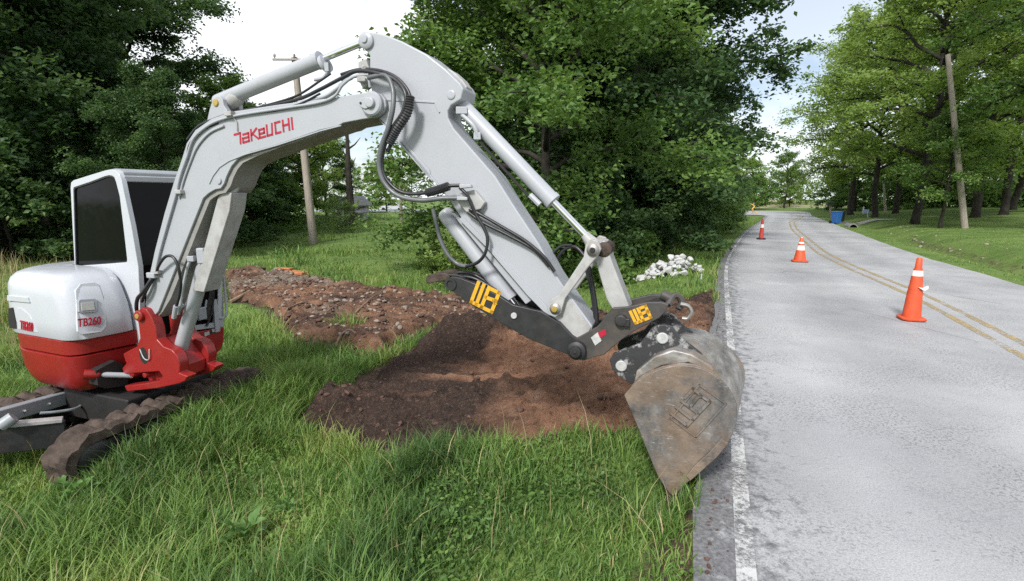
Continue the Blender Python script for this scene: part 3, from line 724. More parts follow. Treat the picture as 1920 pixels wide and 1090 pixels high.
# the far woods that read as one mass
def woods(name, lines, seed, n, hmax, leaf, mat):
    rs = np.random.RandomState(seed); P, T = [], []
    for (x0, y0), (x1, y1), hh in lines:
        L = math.hypot(x1-x0, y1-y0); nb = int(L*hh/2.3)
        for _ in range(nb):
            f = rs.uniform(); dx = rs.normal(0, 1.6, 2)
            c = np.array([x0+(x1-x0)*f+dx[0], y0+(y1-y0)*f+dx[1], hh*rs.uniform(0.0, 1)**0.9*rs.uniform(0.8, 1.12)])
            rr = rs.uniform(0.9, 2.0); m = n
            g = rs.normal(0, 0.55, (m, 3))*np.array([rr, rr, rr*0.6])
            P.append(c+g); T.append(np.clip(rs.normal(0.42, 0.17)+rs.normal(0, 0.12, m), 0, 1))
    P = np.concatenate(P); T = np.concatenate(T); keep = P[:, 2] > -0.5
    return tag(np_obj(name, leaf_mesh(name, P[keep], leaf, leaf*0.66, rs, M[mat], T[keep])), kind='stuff')
woods('woodland', [((-48, 30), (-30, 46), 13), ((-36, 44), (-23, 54), 9), ((-20, 62), (-14, 72), 3.2), ((-44, 26), (-27, 32), 9), ((-30, 30), (-17, 36), 6)], 31, 46, 12, 0.36, 'leaf_dark')
woods('woodland', [((-26, 80), (-6, 78), 4.2), ((-6, 78), (6, 76), 6), ((2, 66), (7, 40), 10), ((2, 44), (14, 52), 10), ((-3, 30), (3, 38), 10)], 32, 42, 10, 0.34, 'leaf_mid')
woods('woodland', [((44, 74), (70, 64), 9), ((46, 66), (62, 48), 13), ((56, 52), (70, 40), 13), ((48, 70), (75, 52), 9), ((44, 62), (64, 44), 5.5), ((46, 66), (70, 50), 6), ((24, 96), (76, 100), 7.0), ((40, 92), (72, 94), 5.0), ((46, 60), (70, 46), 7), ((48, 78), (74, 66), 8), ((30, 90), (36, 78), 3.0)], 33, 62, 14, 0.42, 'leaf_mid')

# ------------------------------------------------------------------ excavator
BA = math.radians(19)
be = np.array([math.cos(BA), -math.sin(BA)]); bn = np.array([math.sin(BA), math.cos(BA)])
BF = pY(265, 595, 4.9)[:2]
def bp(u, v, t=0.0): return ppl(u, v, bn, float(BF @ bn) + t)
def bs(u, v, t=0.0):
    P = bp(u, v, t); return float((P[:2]-BF) @ be), float(P[2])
def BQ(s, z, t): return (BF[0]+s*be[0]+t*bn[0], BF[1]+s*be[1]+t*bn[1], z)
def bprism(mb, pts, tref, t0, t1):
    q = [bs(u, v, tref) for u, v in pts]
    return mb.loop2([BQ(s, z, t0) for s, z in q], [BQ(s, z, t1) for s, z in q])
def bpin(mb, u, v, tref, t0, t1, r, k=22):
    s, z = bs(u, v, tref); return mb.cyl(BQ(s, z, t0), BQ(s, z, t1), r, k)
def boss(mb, u, v, tref, t0, t1, r, lip=0.012):
    s, z = bs(u, v, tref); a, b = BQ(s, z, t0), BQ(s, z, t1); L = abs(t1-t0)
    return mb.stepped(a, b, [(0, r*0.55), (0.02, r*0.86), (min(.3, lip/L), r), (1, r)])
def bpt(u, v, tref, t): s, z = bs(u, v, tref); return BQ(s, z, t)
HA = math.radians(22)
hf = np.array([math.cos(HA), -math.sin(HA)]); hl_ = np.array([math.sin(HA), math.cos(HA)])
HC = pY(130, 640, 4.5)[:2]
def HW(p, q, z): return (HC[0]+p*hf[0]+q*hl_[0], HC[1]+p*hf[1]+q*hl_[1], z)
def hq(u, v, q=0.0):
    P = ppl(u, v, hl_, float(HC @ hl_)+q); return float((P[:2]-HC) @ hf), float(P[2])
def hp(u, v, p=0.0):
    P = ppl(u, v, hf, float(HC @ hf)+p); return float((P[:2]-HC) @ hl_), float(P[2])
def spline(pts, n=8):
    P = [Vector(p) for p in pts]; P = [P[0]*2-P[1]] + P + [P[-1]*2-P[-2]]; out = []
    for i in range(1, len(P)-2):
        for k in range(n):
            t = k/n; a, b, c, d = P[i-1], P[i], P[i+1], P[i+2]
            out.append(0.5*((2*b)+(c-a)*t+(2*a-5*b+4*c-d)*t*t+(3*b-a-3*c+d)*t**3))
    out.append(P[-2]); return out
def hose(mb, pts, r, k=8, n=8):
    return mb.tube(spline([bp(u, v, t) for u, v, t in pts], n), r, k)
GZ0 = -0.56
EX = empty('excavator', (-3.9, 5.1, GZ0), 'white and red excavator on the grass verge with its boom raised over the dirt', 'excavator')

# --- undercarriage
ua = np.array([0.345, 0.9386]); ul = np.array([-0.9386, 0.345]); TA = np.array([-3.47, 3.98])
def TW(s, w, z): return (TA[0]+s*ua[0]+w*ul[0], TA[1]+s*ua[1]+w*ul[1], z)
def make_track(w0):
    R, zc, L, WT = 0.215, -0.375, 1.62, 0.30
    per = []
    for k in range(64): per.append((L*k/64, R, 0, 1))
    for k in range(18):
        a = math.pi/2 - math.pi*k/18; per.append((L+R*math.cos(a), R*math.sin(a), math.cos(a), math.sin(a)))
    for k in range(64): per.append((L*(1-k/64), -R, 0, -1))
    for k in range(18):
        a = -math.pi/2 - math.pi*k/18; per.append((R*math.cos(a), R*math.sin(a), math.cos(a), math.sin(a)))
    mb = MB(); n = len(per); vs = []; m = 11
    for i, (s, z, nx, nz) in enumerate(per):
        lug = (0.022, 0.024, 0.022, 0.006, -0.014, 0.004)[i % 6]
        for j in range(9):
            w = w0 + WT*j/8
            mu = 0.032*mnoise.fractal(Vector((s*9+nx, w*9, z*9+w0)), 0.7, 2.0, 5) + 0.02
            edge = 0.8 if j in (0, 8) else 1.0
            d = (lug + mu)*edge
            vs.append(TW(s+nx*d, w, zc+z+nz*d))
        vs.append(TW(s-nx*0.05, w0+WT, zc+z-nz*0.05)); vs.append(TW(s-nx*0.05, w0, zc+z-nz*0.05))
    fs = []
    for i in range(n):
        i2 = (i+1) % n
        for j in range(m):
            j2 = (j+1) % m; fs.append((i*m+j, i2*m+j, i2*m+j2, i*m+j2))
    mb.add(vs, fs)
    tr = mb.build('track', M['mud'], EX, smooth=28)
    f = MB()
    f.box(TW(L/2, w0+0.15, zc), (*ua, 0), (*ul, 0), (0, 0, 1), L*0.86, 0.2, 0.26)
    f.build('track_frame', M['dark'], tr, bevel=0.02)
    for s in (0.02, L-0.02):
        g = MB(); g.stepped(TW(s, w0+0.015, zc), TW(s, w0+0.27, zc), [(0, 0.06), (0.02, 0.08), (0.03, 0.13), (0.1, 0.155), (0.9, 0.155), (1, 0.13)])
        g.build('idler_wheel' if s < 1 else 'sprocket', M['black_steel'], tr)
    for k in range(4):
        g = MB(); s = 0.30+k*0.33; g.stepped(TW(s, w0+0.02, zc-0.10), TW(s, w0+0.27, zc-0.10), [(0, 0.03), (0.02, 0.07), (1, 0.07)])
        g.build('roller', M['black_steel'], tr)
make_track(0.0); make_track(1.36)
mb = MB(); mb.box(TW(0.95, 0.84, -0.24), (*ua, 0), (*ul, 0), (0, 0, 1), 0.9, 0.95, 0.30)
mb.cyl(HW(-0.6, 0.75, -0.12), HW(-0.6, 0.75, 0.06), 0.42, 32); mb.build('undercarriage', M['dark'], EX, bevel=0.02)
# dozer blade in front of the tracks: arm, cross beam, blade, ram
db = MB()
A0 = [TW(-0.42, 0.50, -0.02), TW(-0.42, 1.70, -0.02), TW(-0.36, 1.70, -0.30), TW(-0.36, 0.50, -0.30)]
db.loop2(A0, [TW(-0.34, 0.50, -0.02), TW(-0.34, 1.70, -0.02), TW(-0.28, 1.70, -0.30), TW(-0.28, 0.50, -0.30)][::1])
db = MB()
p0, p1 = np.array(pY(2, 797, 4.05)), np.array(pY(118, 786, 4.28))
dv = (p1-p0); dv /= np.linalg.norm(dv)
def seg_box(mb, a, b, w, h):
    a, b = Vector(a), Vector(b); d = (b-a); L = d.length; d.normalize(); z = Vector((0, 0, 1)); y = z.cross(d).normalized(); z = d.cross(y)
    return mb.box((a+b)/2, d, y, z, L, w, h)
pl = Vector(p0) - Vector(dv)*0.9
seg_box(db, pl - Vector((0, 0, 0.13)), Vector(p1) - Vector((0, 0, 0.13)), 0.05, 0.24)
dz = db.build('dozer_blade', M['black_steel'], EX, bevel=0.008)
db = MB(); seg_box(db, pl + Vector((0, 0, -0.003)), Vector(p1) + Vector((0, 0, -0.003)), 0.085, 0.035); db.build('top_edge', M['white_worn'], dz, bevel=0.006)
q0, q1 = Vector(pY(-40, 792, 4.15)), Vector(pY(122, 746, 4.95))
db = MB(); seg_box(db, q0, q1, 0.10, 0.13); da = db.build('dozer_arm', M['grey_paint'], EX, bevel=0.012)
qd = (q1-q0).normalized(); qn = Vector((0, 0, 1)).cross(qd).normalized()
for f in (0.42, 0.72):
    c = q0.lerp(q1, f); db = MB(); db.stepped(c - qn*0.075, c - qn*0.04, [(0, 0.008), (0.3, 0.014), (1, 0.014)], 12); db.build('bolt', M['silver_decal'], da)
db = MB(); db.cyl(Vector(pY(0, 800, 4.0)), Vector(pY(26, 782, 4.06)), 0.05); db.build('dozer_ram', M['grey_paint'], EX)
db = MB(); db.tube(spline([pY(75, 775, 4.5), pY(110, 772, 4.6), pY(145, 765, 4.75), pY(160, 752, 5.0)]), 0.014); db.build('ram_pipe', M['grey_paint'], EX)

# --- upper structure: red skirt, white hood, cab
def plan(pf0, pf1, ins, q0=0.0, q1=1.47, pb=-1.34, rb=0.62, rf=0.16):
    """outline of the house seen from above, front edge pf0 (right) .. pf1 (middle), rounded tail"""
    o = []
    for k in range(7):
        a = math.pi*0.5*k/6; o.append((pf0-rf+rf*math.sin(a), q0+rf-rf*math.cos(a)))
    o += [(pf1, q0+0.5), (pf1, q1-0.12), (pf1-0.04, q1-0.03), (pf1-0.12, q1)]
    for k in range(13):
        a = math.pi*0.5*k/12; o.append((pb+rb-rb*math.sin(a), q1-rb+rb*math.cos(a)))
    for k in range(13):
        a = math.pi*0.5*k/12; o.append((pb+rb-rb*math.cos(a), q0+rb-rb*math.sin(a)))
    cx, cq = -0.6, 0.74
    return [(p + (cx-p)*ins/0.75, q + (cq-q)*ins/0.75) for p, q in o[::-1]]
def house_loft(levels, **kw):
    mb = MB(); mb.loft([[HW(p, q, z) for p, q in plan(f0, f1, ins, **kw)] for z, f0, f1, ins in levels]); return mb
tail = dict(pb=-1.36, rb=0.66)
lowb = house_loft([(-0.045, -0.05, 0.03, 0.12), (-0.02, -0.02, 0.05, 0.08), (0.05, 0.0, 0.06, 0.04), (0.14, 0.0, 0.07, 0.014), (0.335, 0.01, 0.08, 0.0), (0.342, 0.0, 0.07, 0.012)], **tail).build('counterweight', M['red'], EX, smooth=40)
skirt = house_loft([(0.352, 0.0, 0.07, 0.018), (0.36, 0.01, 0.085, 0.004), (0.49, 0.01, 0.09, 0.0), (0.498, 0.0, 0.08, 0.01)], **tail).build('red_skirt', M['red'], EX, smooth=40)
mb = house_loft([(0.30, -0.03, 0.04, 0.05), (0.6, -0.03, 0.04, 0.05)], **tail); mb.build('house_core', M['dark'], EX)
def hood_outline(pf, ins, q0=0.0, q1=0.51, pb=-1.30):
    o = []; rf, rb = 0.17, 0.5
    for k in range(8):
        a = math.pi*0.5*k/7; o.append((pf-rf+rf*math.sin(a), q0+ins+rf-rf*math.cos(a)))
    o += [(pf+0.035, q1-0.12), (pf+0.03, q1-0.02), (pf+0.01, q1), (-0.80, q1), (-0.80, 1.45), (pb+0.55, 1.45), (pb+0.2, 1.3), (pb+ins, 1.0)]
    for k in range(11):
        a = math.pi*0.5*k/10; o.append((pb+ins+rb-rb*math.cos(a), q0+ins+rb-rb*math.sin(a)))
    return o[::-1]
hood_levels = [(0.503, 0.055, 0.004), (0.51, 0.062, 0.0), (0.66, 0.055, 0.0), (0.78, 0.035, 0.003), (0.88, 0.0, 0.010), (0.97, -0.04, 0.016), (1.035, -0.09, 0.036), (1.075, -0.16, 0.068), (1.10, -0.26, 0.115), (1.112, -0.38, 0.17)]
mb = MB(); mb.loft([[HW(p, q, z) for p, q in hood_outline(pf, ins)] for z, pf, ins in hood_levels])
hood = mb.build('hood', M['hood_white'], EX, smooth=50)
def pf_at(z):
    zs = [l[0] for l in hood_levels]; return float(np.interp(z, zs, [l[1] for l in hood_levels]))
def hood_front(u, v, out=0.004):
    p = 0.05
    for _ in range(6):
        q, z = hp(u, v, p); p = pf_at(z) + 0.035*min(1, max(0, (q-0.17)/0.22))
    return q, z, p+out
def hood_patch(pts, out0, out1, name, mat, par, bevel=0.004):
    A = [HW(hood_front(u, v, out0)[2], *hood_front(u, v, out0)[:2]) for u, v in pts]; B = [HW(hood_front(u, v, out1)[2], *hood_front(u, v, out1)[:2]) for u, v in pts]
    return MB().loop2(A, B).build(name, mat, par, bevel=bevel)
hood_patch([(141, 545), (150, 532), (176, 529), (186, 534), (193, 556), (199, 600), (199, 613), (190, 623), (152, 628), (145, 622)], -0.02, 0.007, 'light_panel', M['hood_white'], hood, 0.006)
lampb = hood_patch([(145, 565), (148, 562), (176, 560), (180, 563), (181, 582), (178, 585), (150, 587), (146, 585)], -0.02, 0.018, 'work_lamp', M['grey_paint'], hood, 0.004)
hood_patch([(149, 568), (173, 565), (176, 581), (151, 583)], 0.0, 0.022, 'lens', M['lamp_glass'], lampb, 0.003)
def hood_side(pts, name, mat, par, out=0.006, inn=-0.02, bevel=0.003):
    q = [hq(u, v, -0.001) for u, v in pts]
    return MB().loop2([HW(p, -out, z) for p, z in q], [HW(p, -inn, z) for p, z in q]).build(name, mat, par, bevel=bevel)
hood_side([(16, 578), (24, 577), (31, 606), (31, 617), (18, 615), (16, 604)], 'vent_slot', M['dark'], hood, 0.004)
hood_side([(33, 578), (40, 578), (55, 590), (66, 608), (72, 624), (34, 617)], 'side_badge_panel', M['hood_white'], hood, 0.005)
hood_side([(14, 554), (52, 558), (56, 568), (14, 564)], 'side_recess', M['hood_white'], hood, 0.006)

# --- lettering
def text_part(name, body, O, ax, ay, height, width, mat, par, depth=0.003, off=0.02, shear=0.0):
    cu = bpy.data.curves.new(name, 'FONT'); cu.body = body; cu.size = 1.0; cu.offset = off; cu.extrude = 0.5; cu.align_x = 'LEFT'; cu.shear = shear
    o = bpy.data.objects.new(name, cu); COL.objects.link(o)
    me = bpy.data.meshes.new_from_object(o.evaluated_get(bpy.context.evaluated_depsgraph_get()))
    bpy.data.objects.remove(o); bpy.data.curves.remove(cu)
    xs = [v.co.x for v in me.vertices]; ys = [v.co.y for v in me.vertices]
    x0, x1, y0, y1 = min(xs), max(xs), min(ys), max(ys)
    O, ax, ay = Vector(O), Vector(ax).normalized(), Vector(ay).normalized(); an = ax.cross(ay)
    mb = MB(); mb.v = [tuple(O + ax*((v.co.x-x0)/(x1-x0)*width) + ay*((v.co.y-y0)/(y1-y0)*height) + an*(v.co.z*2*depth)) for v in me.vertices]
    mb.f = [tuple(p.vertices) for p in me.polygons]; bpy.data.meshes.remove(me)
    return mb.build(name, mat, par, smooth=0)
def V3(*a): return Vector(a[0] if len(a) == 1 else a)
a_ = hood_front(144, 614, 0.011); b_ = hood_front(188, 608, 0.011); c_ = hood_front(144, 598, 0.011)
A, B, Cc = V3(HW(a_[2], a_[0], a_[1])), V3(HW(b_[2], b_[0], b_[1])), V3(HW(c_[2], c_[0], c_[1]))
text_part('model_number', 'TB260', A, B-A, Cc-A, (Cc-A).length, (B-A).length, M['red_text'], hood)
p0_, p1_ = hq(40, 617), hq(64, 622); pz = hq(40, 600)
A, B, Cc = V3(HW(p0_[0], -0.010, p0_[1])), V3(HW(p1_[0], -0.010, p1_[1])), V3(HW(pz[0], -0.010, pz[1]))
text_part('model_number', 'TB260', A, B-A, Cc-A, (Cc-A).length, (B-A).length, M['red_text'], hood)

# --- cab
CQ = 0.53
def cqs(pts, q=CQ): return [hq(u, v, q) for u, v in pts]
outer = cqs([(132, 352), (133, 342), (138, 338), (170, 328), (196, 320), (206, 318), (215, 319), (222, 325), (227, 336), (233, 365), (246, 425), (259, 500), (262, 560), (263, 660), (200, 655), (142, 590), (140, 505), (136, 430)])
inner = cqs([(137, 356), (138, 352), (140, 351), (170, 341), (196, 331), (204, 329), (210, 330), (214, 333), (217, 341), (224, 368), (231, 425), (238, 486), (238, 490), (236, 492), (200, 495), (143, 499), (141, 497), (139, 430)])
cab = MB(); ci = lambda L, q: [HW(p, q, z) for p, z in L]
cab.ring(ci(outer, CQ), ci(inner, CQ), ci(outer, CQ+0.05), ci(inner, CQ+0.05))
cabo = cab.build('cab', M['hood_white'], EX, bevel=0.010)
MB().loop2(ci(inner, CQ+0.018), ci(inner, CQ+0.028)).build('side_window', M['glass'], cabo, smooth=0)
gk = [(p*0.985 + 0.0, z) for p, z in inner]
wr = MB(); wr.ring(ci(inner, CQ+0.006), ci([(p + (-0.27-p)*0.025, z + (1.5-z)*0.025) for p, z in inner], CQ+0.006), ci(inner, CQ+0.03), ci([(p + (-0.27-p)*0.025, z + (1.5-z)*0.025) for p, z in inner], CQ+0.03)); wr.build('window_seal', M['rubber'], cabo, smooth=0)
QF = 1.44
top_z = outer[5][1]; ft = outer[8]; fb = outer[13]
# dark glazed box of the cabin with pillars, visor and roof of its own
box_pts = [(p + (-0.27-p)*0.035, min(z, top_z-0.03)) for p, z in outer]
MB().loop2(ci(box_pts, CQ+0.05), ci(box_pts, QF-0.02)).build('cabin_glazing', M['glass'], cabo, smooth=0)
fl = MB()      # far side frame, the same outline
fl.ring(ci(outer, QF-0.05), ci(inner, QF-0.05), ci(outer, QF), ci(inner, QF)); fl.build('far_side_frame', M['hood_white'], cabo, bevel=0.01)
rf_ = MB(); rp = [outer[2], outer[3], outer[4], outer[5], outer[6], outer[7]]
rf_.loop2([HW(p, CQ+0.04, z+0.012) for p, z in rp] + [HW(p, CQ+0.04, z-0.05) for p, z in rp[::-1]], [HW(p, QF-0.04, z+0.012) for p, z in rp] + [HW(p, QF-0.04, z-0.05) for p, z in rp[::-1]])
rf_.build('roof', M['grey_paint'], cabo, bevel=0.012)
vis = MB(); vp, vz = outer[7][0]+0.02, outer[7][1]-0.05
vis.box(HW(vp-0.02, (CQ+QF)/2, vz), (*hf, 0), (*hl_, 0), (0, 0, 1), 0.05, QF-CQ-0.06, 0.06); vis.build('visor', M['white'], cabo, bevel=0.012)
fp = MB(); fp.loop2([HW(ft[0]-0.02, QF-0.10, ft[1]), HW(ft[0]-0.02, QF-0.04, ft[1]), HW(fb[0]-0.005, QF-0.04, fb[1]), HW(fb[0]-0.005, QF-0.10, fb[1])], [HW(ft[0]+0.03, QF-0.10, ft[1]), HW(ft[0]+0.03, QF-0.04, ft[1]), HW(fb[0]+0.045, QF-0.04, fb[1]), HW(fb[0]+0.045, QF-0.10, fb[1])])
fp.build('front_pillar', M['white'], cabo, bevel=0.008)
PFR = 0.10
def hfront(pts, p0, p1, name, mat, par, bevel=0.005):
    q = [hp(u, v, PFR) for u, v in pts]
    return MB().loop2([HW(p0, a, z) for a, z in q], [HW(p1, a, z) for a, z in q]).build(name, mat, par, bevel=bevel)
hfront([(398, 500), (407, 498), (416, 560), (418, 612), (350, 621), (350, 612), (405, 604), (406, 560)], 0.07, 0.125, 'door_sill', M['white'], cabo)
fr = hfront([(344, 626), (419, 613), (418, 640), (414, 654), (404, 664), (372, 674), (338, 690)], -0.05, 0.115, 'front_skirt', M['red'], EX, 0.012)
hfront([(381, 624), (390, 621), (391, 627), (382, 631)], 0.116, 0.119, 'white_square_decal', M['silver_decal'], fr, 0)
hfront([(391, 620), (404, 616), (405, 623), (391, 627)], 0.116, 0.119, 'black_square_decal', M['dark'], fr, 0)
hfront([(395, 617), (400, 616), (401, 622), (396, 623)], 0.1195, 0.121, 'white_square_decal', M['silver_decal'], fr, 0)
q_, z_ = hp(346, 653, 0.117); q2, z2 = hp(372, 645, 0.117); q3, z3 = hp(346, 645, 0.117)
A, B, Cc = V3(HW(0.117, q_, z_)), V3(HW(0.117, q2, z2)), V3(HW(0.117, q3, z3))
text_part('maker_lettering', 'UCHI', A, B-A, Cc-A, (Cc-A).length, (B-A).length, M['silver_decal'], fr)
def hfp(u, v, p=0.10): q, z = hp(u, v, p); return HW(p, q, z)
hr = MB(); hr.tube(spline([hfp(404, 452, .13), hfp(412, 460, .15), hfp(418, 510, .17), hfp(424, 570, .17), hfp(424, 590, .17), hfp(419, 596, .15), hfp(410, 596, .13)], 6), 0.014); hr.build('grab_rail', M['white'], cabo)
# lever and valve block seen in the footwell
lv = MB(); lv.box(hfp(377, 588, 0.14), (*hf, 0), (*hl_, 0), (0, 0, 1), 0.06, 0.10, 0.14); lv.cyl(hfp(372, 575, .15), hfp(374, 560, .15), 0.014); lv.cyl(hfp(385, 578, .15), hfp(387, 562, .15), 0.012)
lv.build('valve_block', M['grey_paint'], EX, bevel=0.01)
hz = MB(); hz.tube(spline([hfp(394, 425, .16), hfp(402, 455, .18), hfp(406, 500, .19), hfp(398, 540, .17), hfp(392, 570, .15), hfp(386, 600, .14)]), 0.03); hz.tube(spline([hfp(398, 470, .14), hfp(401, 530, .16), hfp(398, 580, .15), hfp(388, 612, .14)]), 0.012)
hz.build('door_hose', M['rubber'], EX)

# --- swing bracket and its ram
sb = MB()
main = [(256, 592), (258, 583), (265, 577), (274, 580), (284, 596), (291, 615), (294, 637), (306, 650), (322, 656), (332, 668), (337, 684), (336, 700), (344, 703), (352, 706), (347, 715), (336, 720), (294, 729), (238, 735), (232, 724), (266, 720), (298, 714), (304, 706), (298, 697), (232, 702), (228, 691), (236, 682), (230, 664), (240, 658), (256, 650), (262, 634), (259, 610)]
bprism(sb, main, -0.20, -0.20, -0.10)
swb = sb.build('swing_bracket', M['red'], EX, bevel=0.012)
sb = MB(); bprism(sb, main, -0.20, 0.10, 0.20); sb.build('far_bracket_plate', M['red'], swb, bevel=0.012)
sb = MB(); bprism(sb, [(264, 640), (292, 637), (306, 655), (332, 690), (332, 712), (262, 725), (250, 700), (258, 660)], -0.20, -0.101, 0.101); sb.build('bracket_web', M['red'], swb, bevel=0.01)
sb = MB(); boss(sb, 264, 592, -0.20, -0.235, -0.12, 0.052); sb.build('pivot_pin', M['red'], swb)
sb = MB(); boss(sb, 264, 592, -0.20, -0.242, -0.2, 0.026); sb.build('pin_cap', M['brass'], swb)
sb = MB(); s, z = bs(270, 667, -0.2); L = [(s + 0.056*math.cos(a)*(0.8 if math.cos(a) > 0 else 1), z + 0.082*math.sin(a)) for a in np.linspace(0, 2*math.pi, 20, endpoint=False)]
sb.loop2([BQ(a, b, -0.203) for a, b in L], [BQ(a, b, -0.16) for a, b in L]); sb.build('opening_shade_disc', M['dark'], swb)  # dark disc paints the shade of a hole; the plate stays uncut
sb = MB(); sb.tube(spline([bp(262, 655, -0.206), bp(270, 672, -0.215), bp(279, 674, -0.215), bp(280, 655, -0.21)]), 0.005, 6); sb.build('grease_line', M['silver_decal'], swb)
sb = MB(); boss(sb, 243, 700, -0.2, -0.19, -0.06, 0.045); boss(sb, 268, 705, -0.2, -0.19, -0.06, 0.028); sb.build('bracket_lug', M['red'], swb)
rm = MB(); r0 = V3(HW(0.02, *hp(166, 702, 0.02))); r1 = V3(bpt(238, 708, -0.2, -0.14)); rm.cyl(r0.lerp(r1, 0.2), r1, 0.026); swr = rm.build('swing_ram', M['white'], EX)
rm = MB(); rm.stepped(r0.lerp(r1, -0.1), r0.lerp(r1, 0.26), [(0, 0.045), (0.85, 0.048), (1, 0.036)]); rm.build('ram_barrel', M['red'], swr)
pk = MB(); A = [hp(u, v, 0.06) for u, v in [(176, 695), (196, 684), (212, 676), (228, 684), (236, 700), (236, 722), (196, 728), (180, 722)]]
pk.loop2([HW(0.092, q, z) for q, z in A], [HW(-0.1, q, z) for q, z in A]); pk.build('ram_shade_block', M['dark'], EX)  # dark block stands in for the shaded pocket around the ram

# --- boom
BT = 0.15
boom_pts = [(272, 572), (277, 530), (290, 470), (308, 400), (326, 340), (340, 300), (350, 268), (366, 244), (396, 223), (432, 210), (523, 196), (633, 182), (684, 174), (700, 172), (713, 176), (722, 186), (724, 198), (719, 211), (708, 220), (679, 224), (643, 231), (633, 237), (601, 244), (523, 271), (470, 286), (446, 298), (434, 312), (425, 330), (420, 345), (414, 354), (403, 356), (391, 363), (381, 372), (360, 424), (336, 485), (308, 556), (297, 584), (288, 594), (279, 590)]
bm_ = MB(); bprism(bm_, boom_pts, -BT, -BT, -BT+0.022); boom = bm_.build('boom', M['white'], EX, bevel=0.007)
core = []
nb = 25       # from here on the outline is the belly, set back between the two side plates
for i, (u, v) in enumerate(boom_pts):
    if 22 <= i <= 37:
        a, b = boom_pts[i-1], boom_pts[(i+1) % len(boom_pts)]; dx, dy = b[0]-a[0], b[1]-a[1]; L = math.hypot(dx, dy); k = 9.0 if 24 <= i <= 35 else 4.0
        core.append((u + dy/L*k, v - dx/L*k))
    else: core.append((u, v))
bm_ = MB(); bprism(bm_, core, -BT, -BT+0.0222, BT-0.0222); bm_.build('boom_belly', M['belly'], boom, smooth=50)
bm_ = MB(); bprism(bm_, boom_pts, -BT, BT-0.022, BT); bm_.build('far_side_plate', M['white'], boom, bevel=0.007)
ed = MB()
for a, b in (((684, 176), (633, 184)), ((396, 225), (366, 246))): pass
wl_ = [(393, 345), (400, 330), (412, 314), (430, 302), (460, 290), (523, 272), (601, 246), (640, 236)]
ed.tube([bpt(u, v, -BT, -BT-0.002) for u, v in wl_], 0.006, 6); ed.build('weld_seam', M['white'], boom)
pn = MB(); boss(pn, 701, 196, -BT, -BT-0.045, -BT+0.02, 0.085); pn.build('arm_pivot', M['white'], boom)
pn = MB(); boss(pn, 702, 195, -BT, -BT-0.07, -BT, 0.038); bprism(pn, [(681, 190), (690, 185), (704, 186), (706, 204), (692, 207), (682, 202)], -BT, -BT-0.055, -BT); pn.build('pivot_lock', M['white'], boom, bevel=0.005)
pn = MB(); boss(pn, 685, 196, -BT, -BT-0.062, -BT-0.05, 0.008); pn.build('lock_bolt', M['dark'], boom)
pn = MB(); boss(pn, 411, 339, -BT, -BT-0.012, -BT+0.02, 0.030); pn.build('cylinder_pin', M['white'], boom)
br = MB()
ear = [(388, 226), (392, 207), (398, 188), (404, 181), (412, 180), (417, 186), (419, 197), (426, 208), (418, 220), (400, 228)]
bprism(br, ear, -0.1, -0.10, -0.055); bprism(br, ear, -0.1, 0.055, 0.10); brk = br.build('boom_bracket', M['white'], boom, bevel=0.006)
br = MB(); boss(br, 405, 193, -0.1, -0.112, -0.09, 0.030); br.build('pin_cap', M['brass'], brk)
# logo on the boom: letters of strokes
def strokes(mb, lines, O, ax, ay, an, w, th):
    O, ax, ay, an = map(Vector, (O, ax, ay, an))
    for ln in lines:
        for (x0, y0), (x1, y1) in zip(ln[:-1], ln[1:]):
            a = O + ax*x0 + ay*y0; b = O + ax*x1 + ay*y1; d = (b-a)
            if d.length < 1e-6: continue
            d.normalize(); s = an.cross(d).normalized()*(w/2); a2 = a - d*(w/2); b2 = b + d*(w/2)
            mb.loop2([a2-s, b2-s, b2+s, a2+s], [p + an*th for p in (a2-s, b2-s, b2+s, a2+s)])
    return mb
LET = [[[(0.0, .80), (.42, .80)], [(.42, .8), (.30, 0)]],
       [[(.62, .62), (1.0, .62), (.93, 0), (.50, 0), (.53, .32), (.96, .32)]],
       [[(1.22, .80), (1.12, 0)], [(1.18, .38), (1.62, .80)], [(1.28, .46), (1.60, 0)]],
       [[(2.10, .30), (1.78, .30)], [(2.12, .0), (1.72, 0), (1.78, .62), (2.14, .62), (2.10, .30)]],
       [[(2.36, .80), (2.28, 0), (2.62, 0), (2.74, .80)]],
       [[(3.28, .80), (2.96, .80), (2.88, 0), (3.20, 0)]],
       [[(3.50, .80), (3.42, 0)], [(3.46, .42), (3.84, .42)], [(3.90, .80), (3.82, 0)]],
       [[(4.12, .80), (4.04, 0)]]]
A = V3(bp(444, 271, -BT)); B = V3(bp(551, 241, -BT)); up_ = V3(bp(438, 255, -BT))-A
ax_ = (B-A)/4.12; nrm = V3((-bn[0], -bn[1], 0)); upv = nrm.cross((B-A).normalized()); ay_ = upv*(up_.length*1.34)
lg = MB()
for k, L_ in enumerate(LET): strokes(lg, L_, A + nrm*(0.0015), ax_, ay_, nrm, 0.0155, 0.0015)
lgo = lg.build('maker_lettering', M['red_text'], boom, smooth=0)
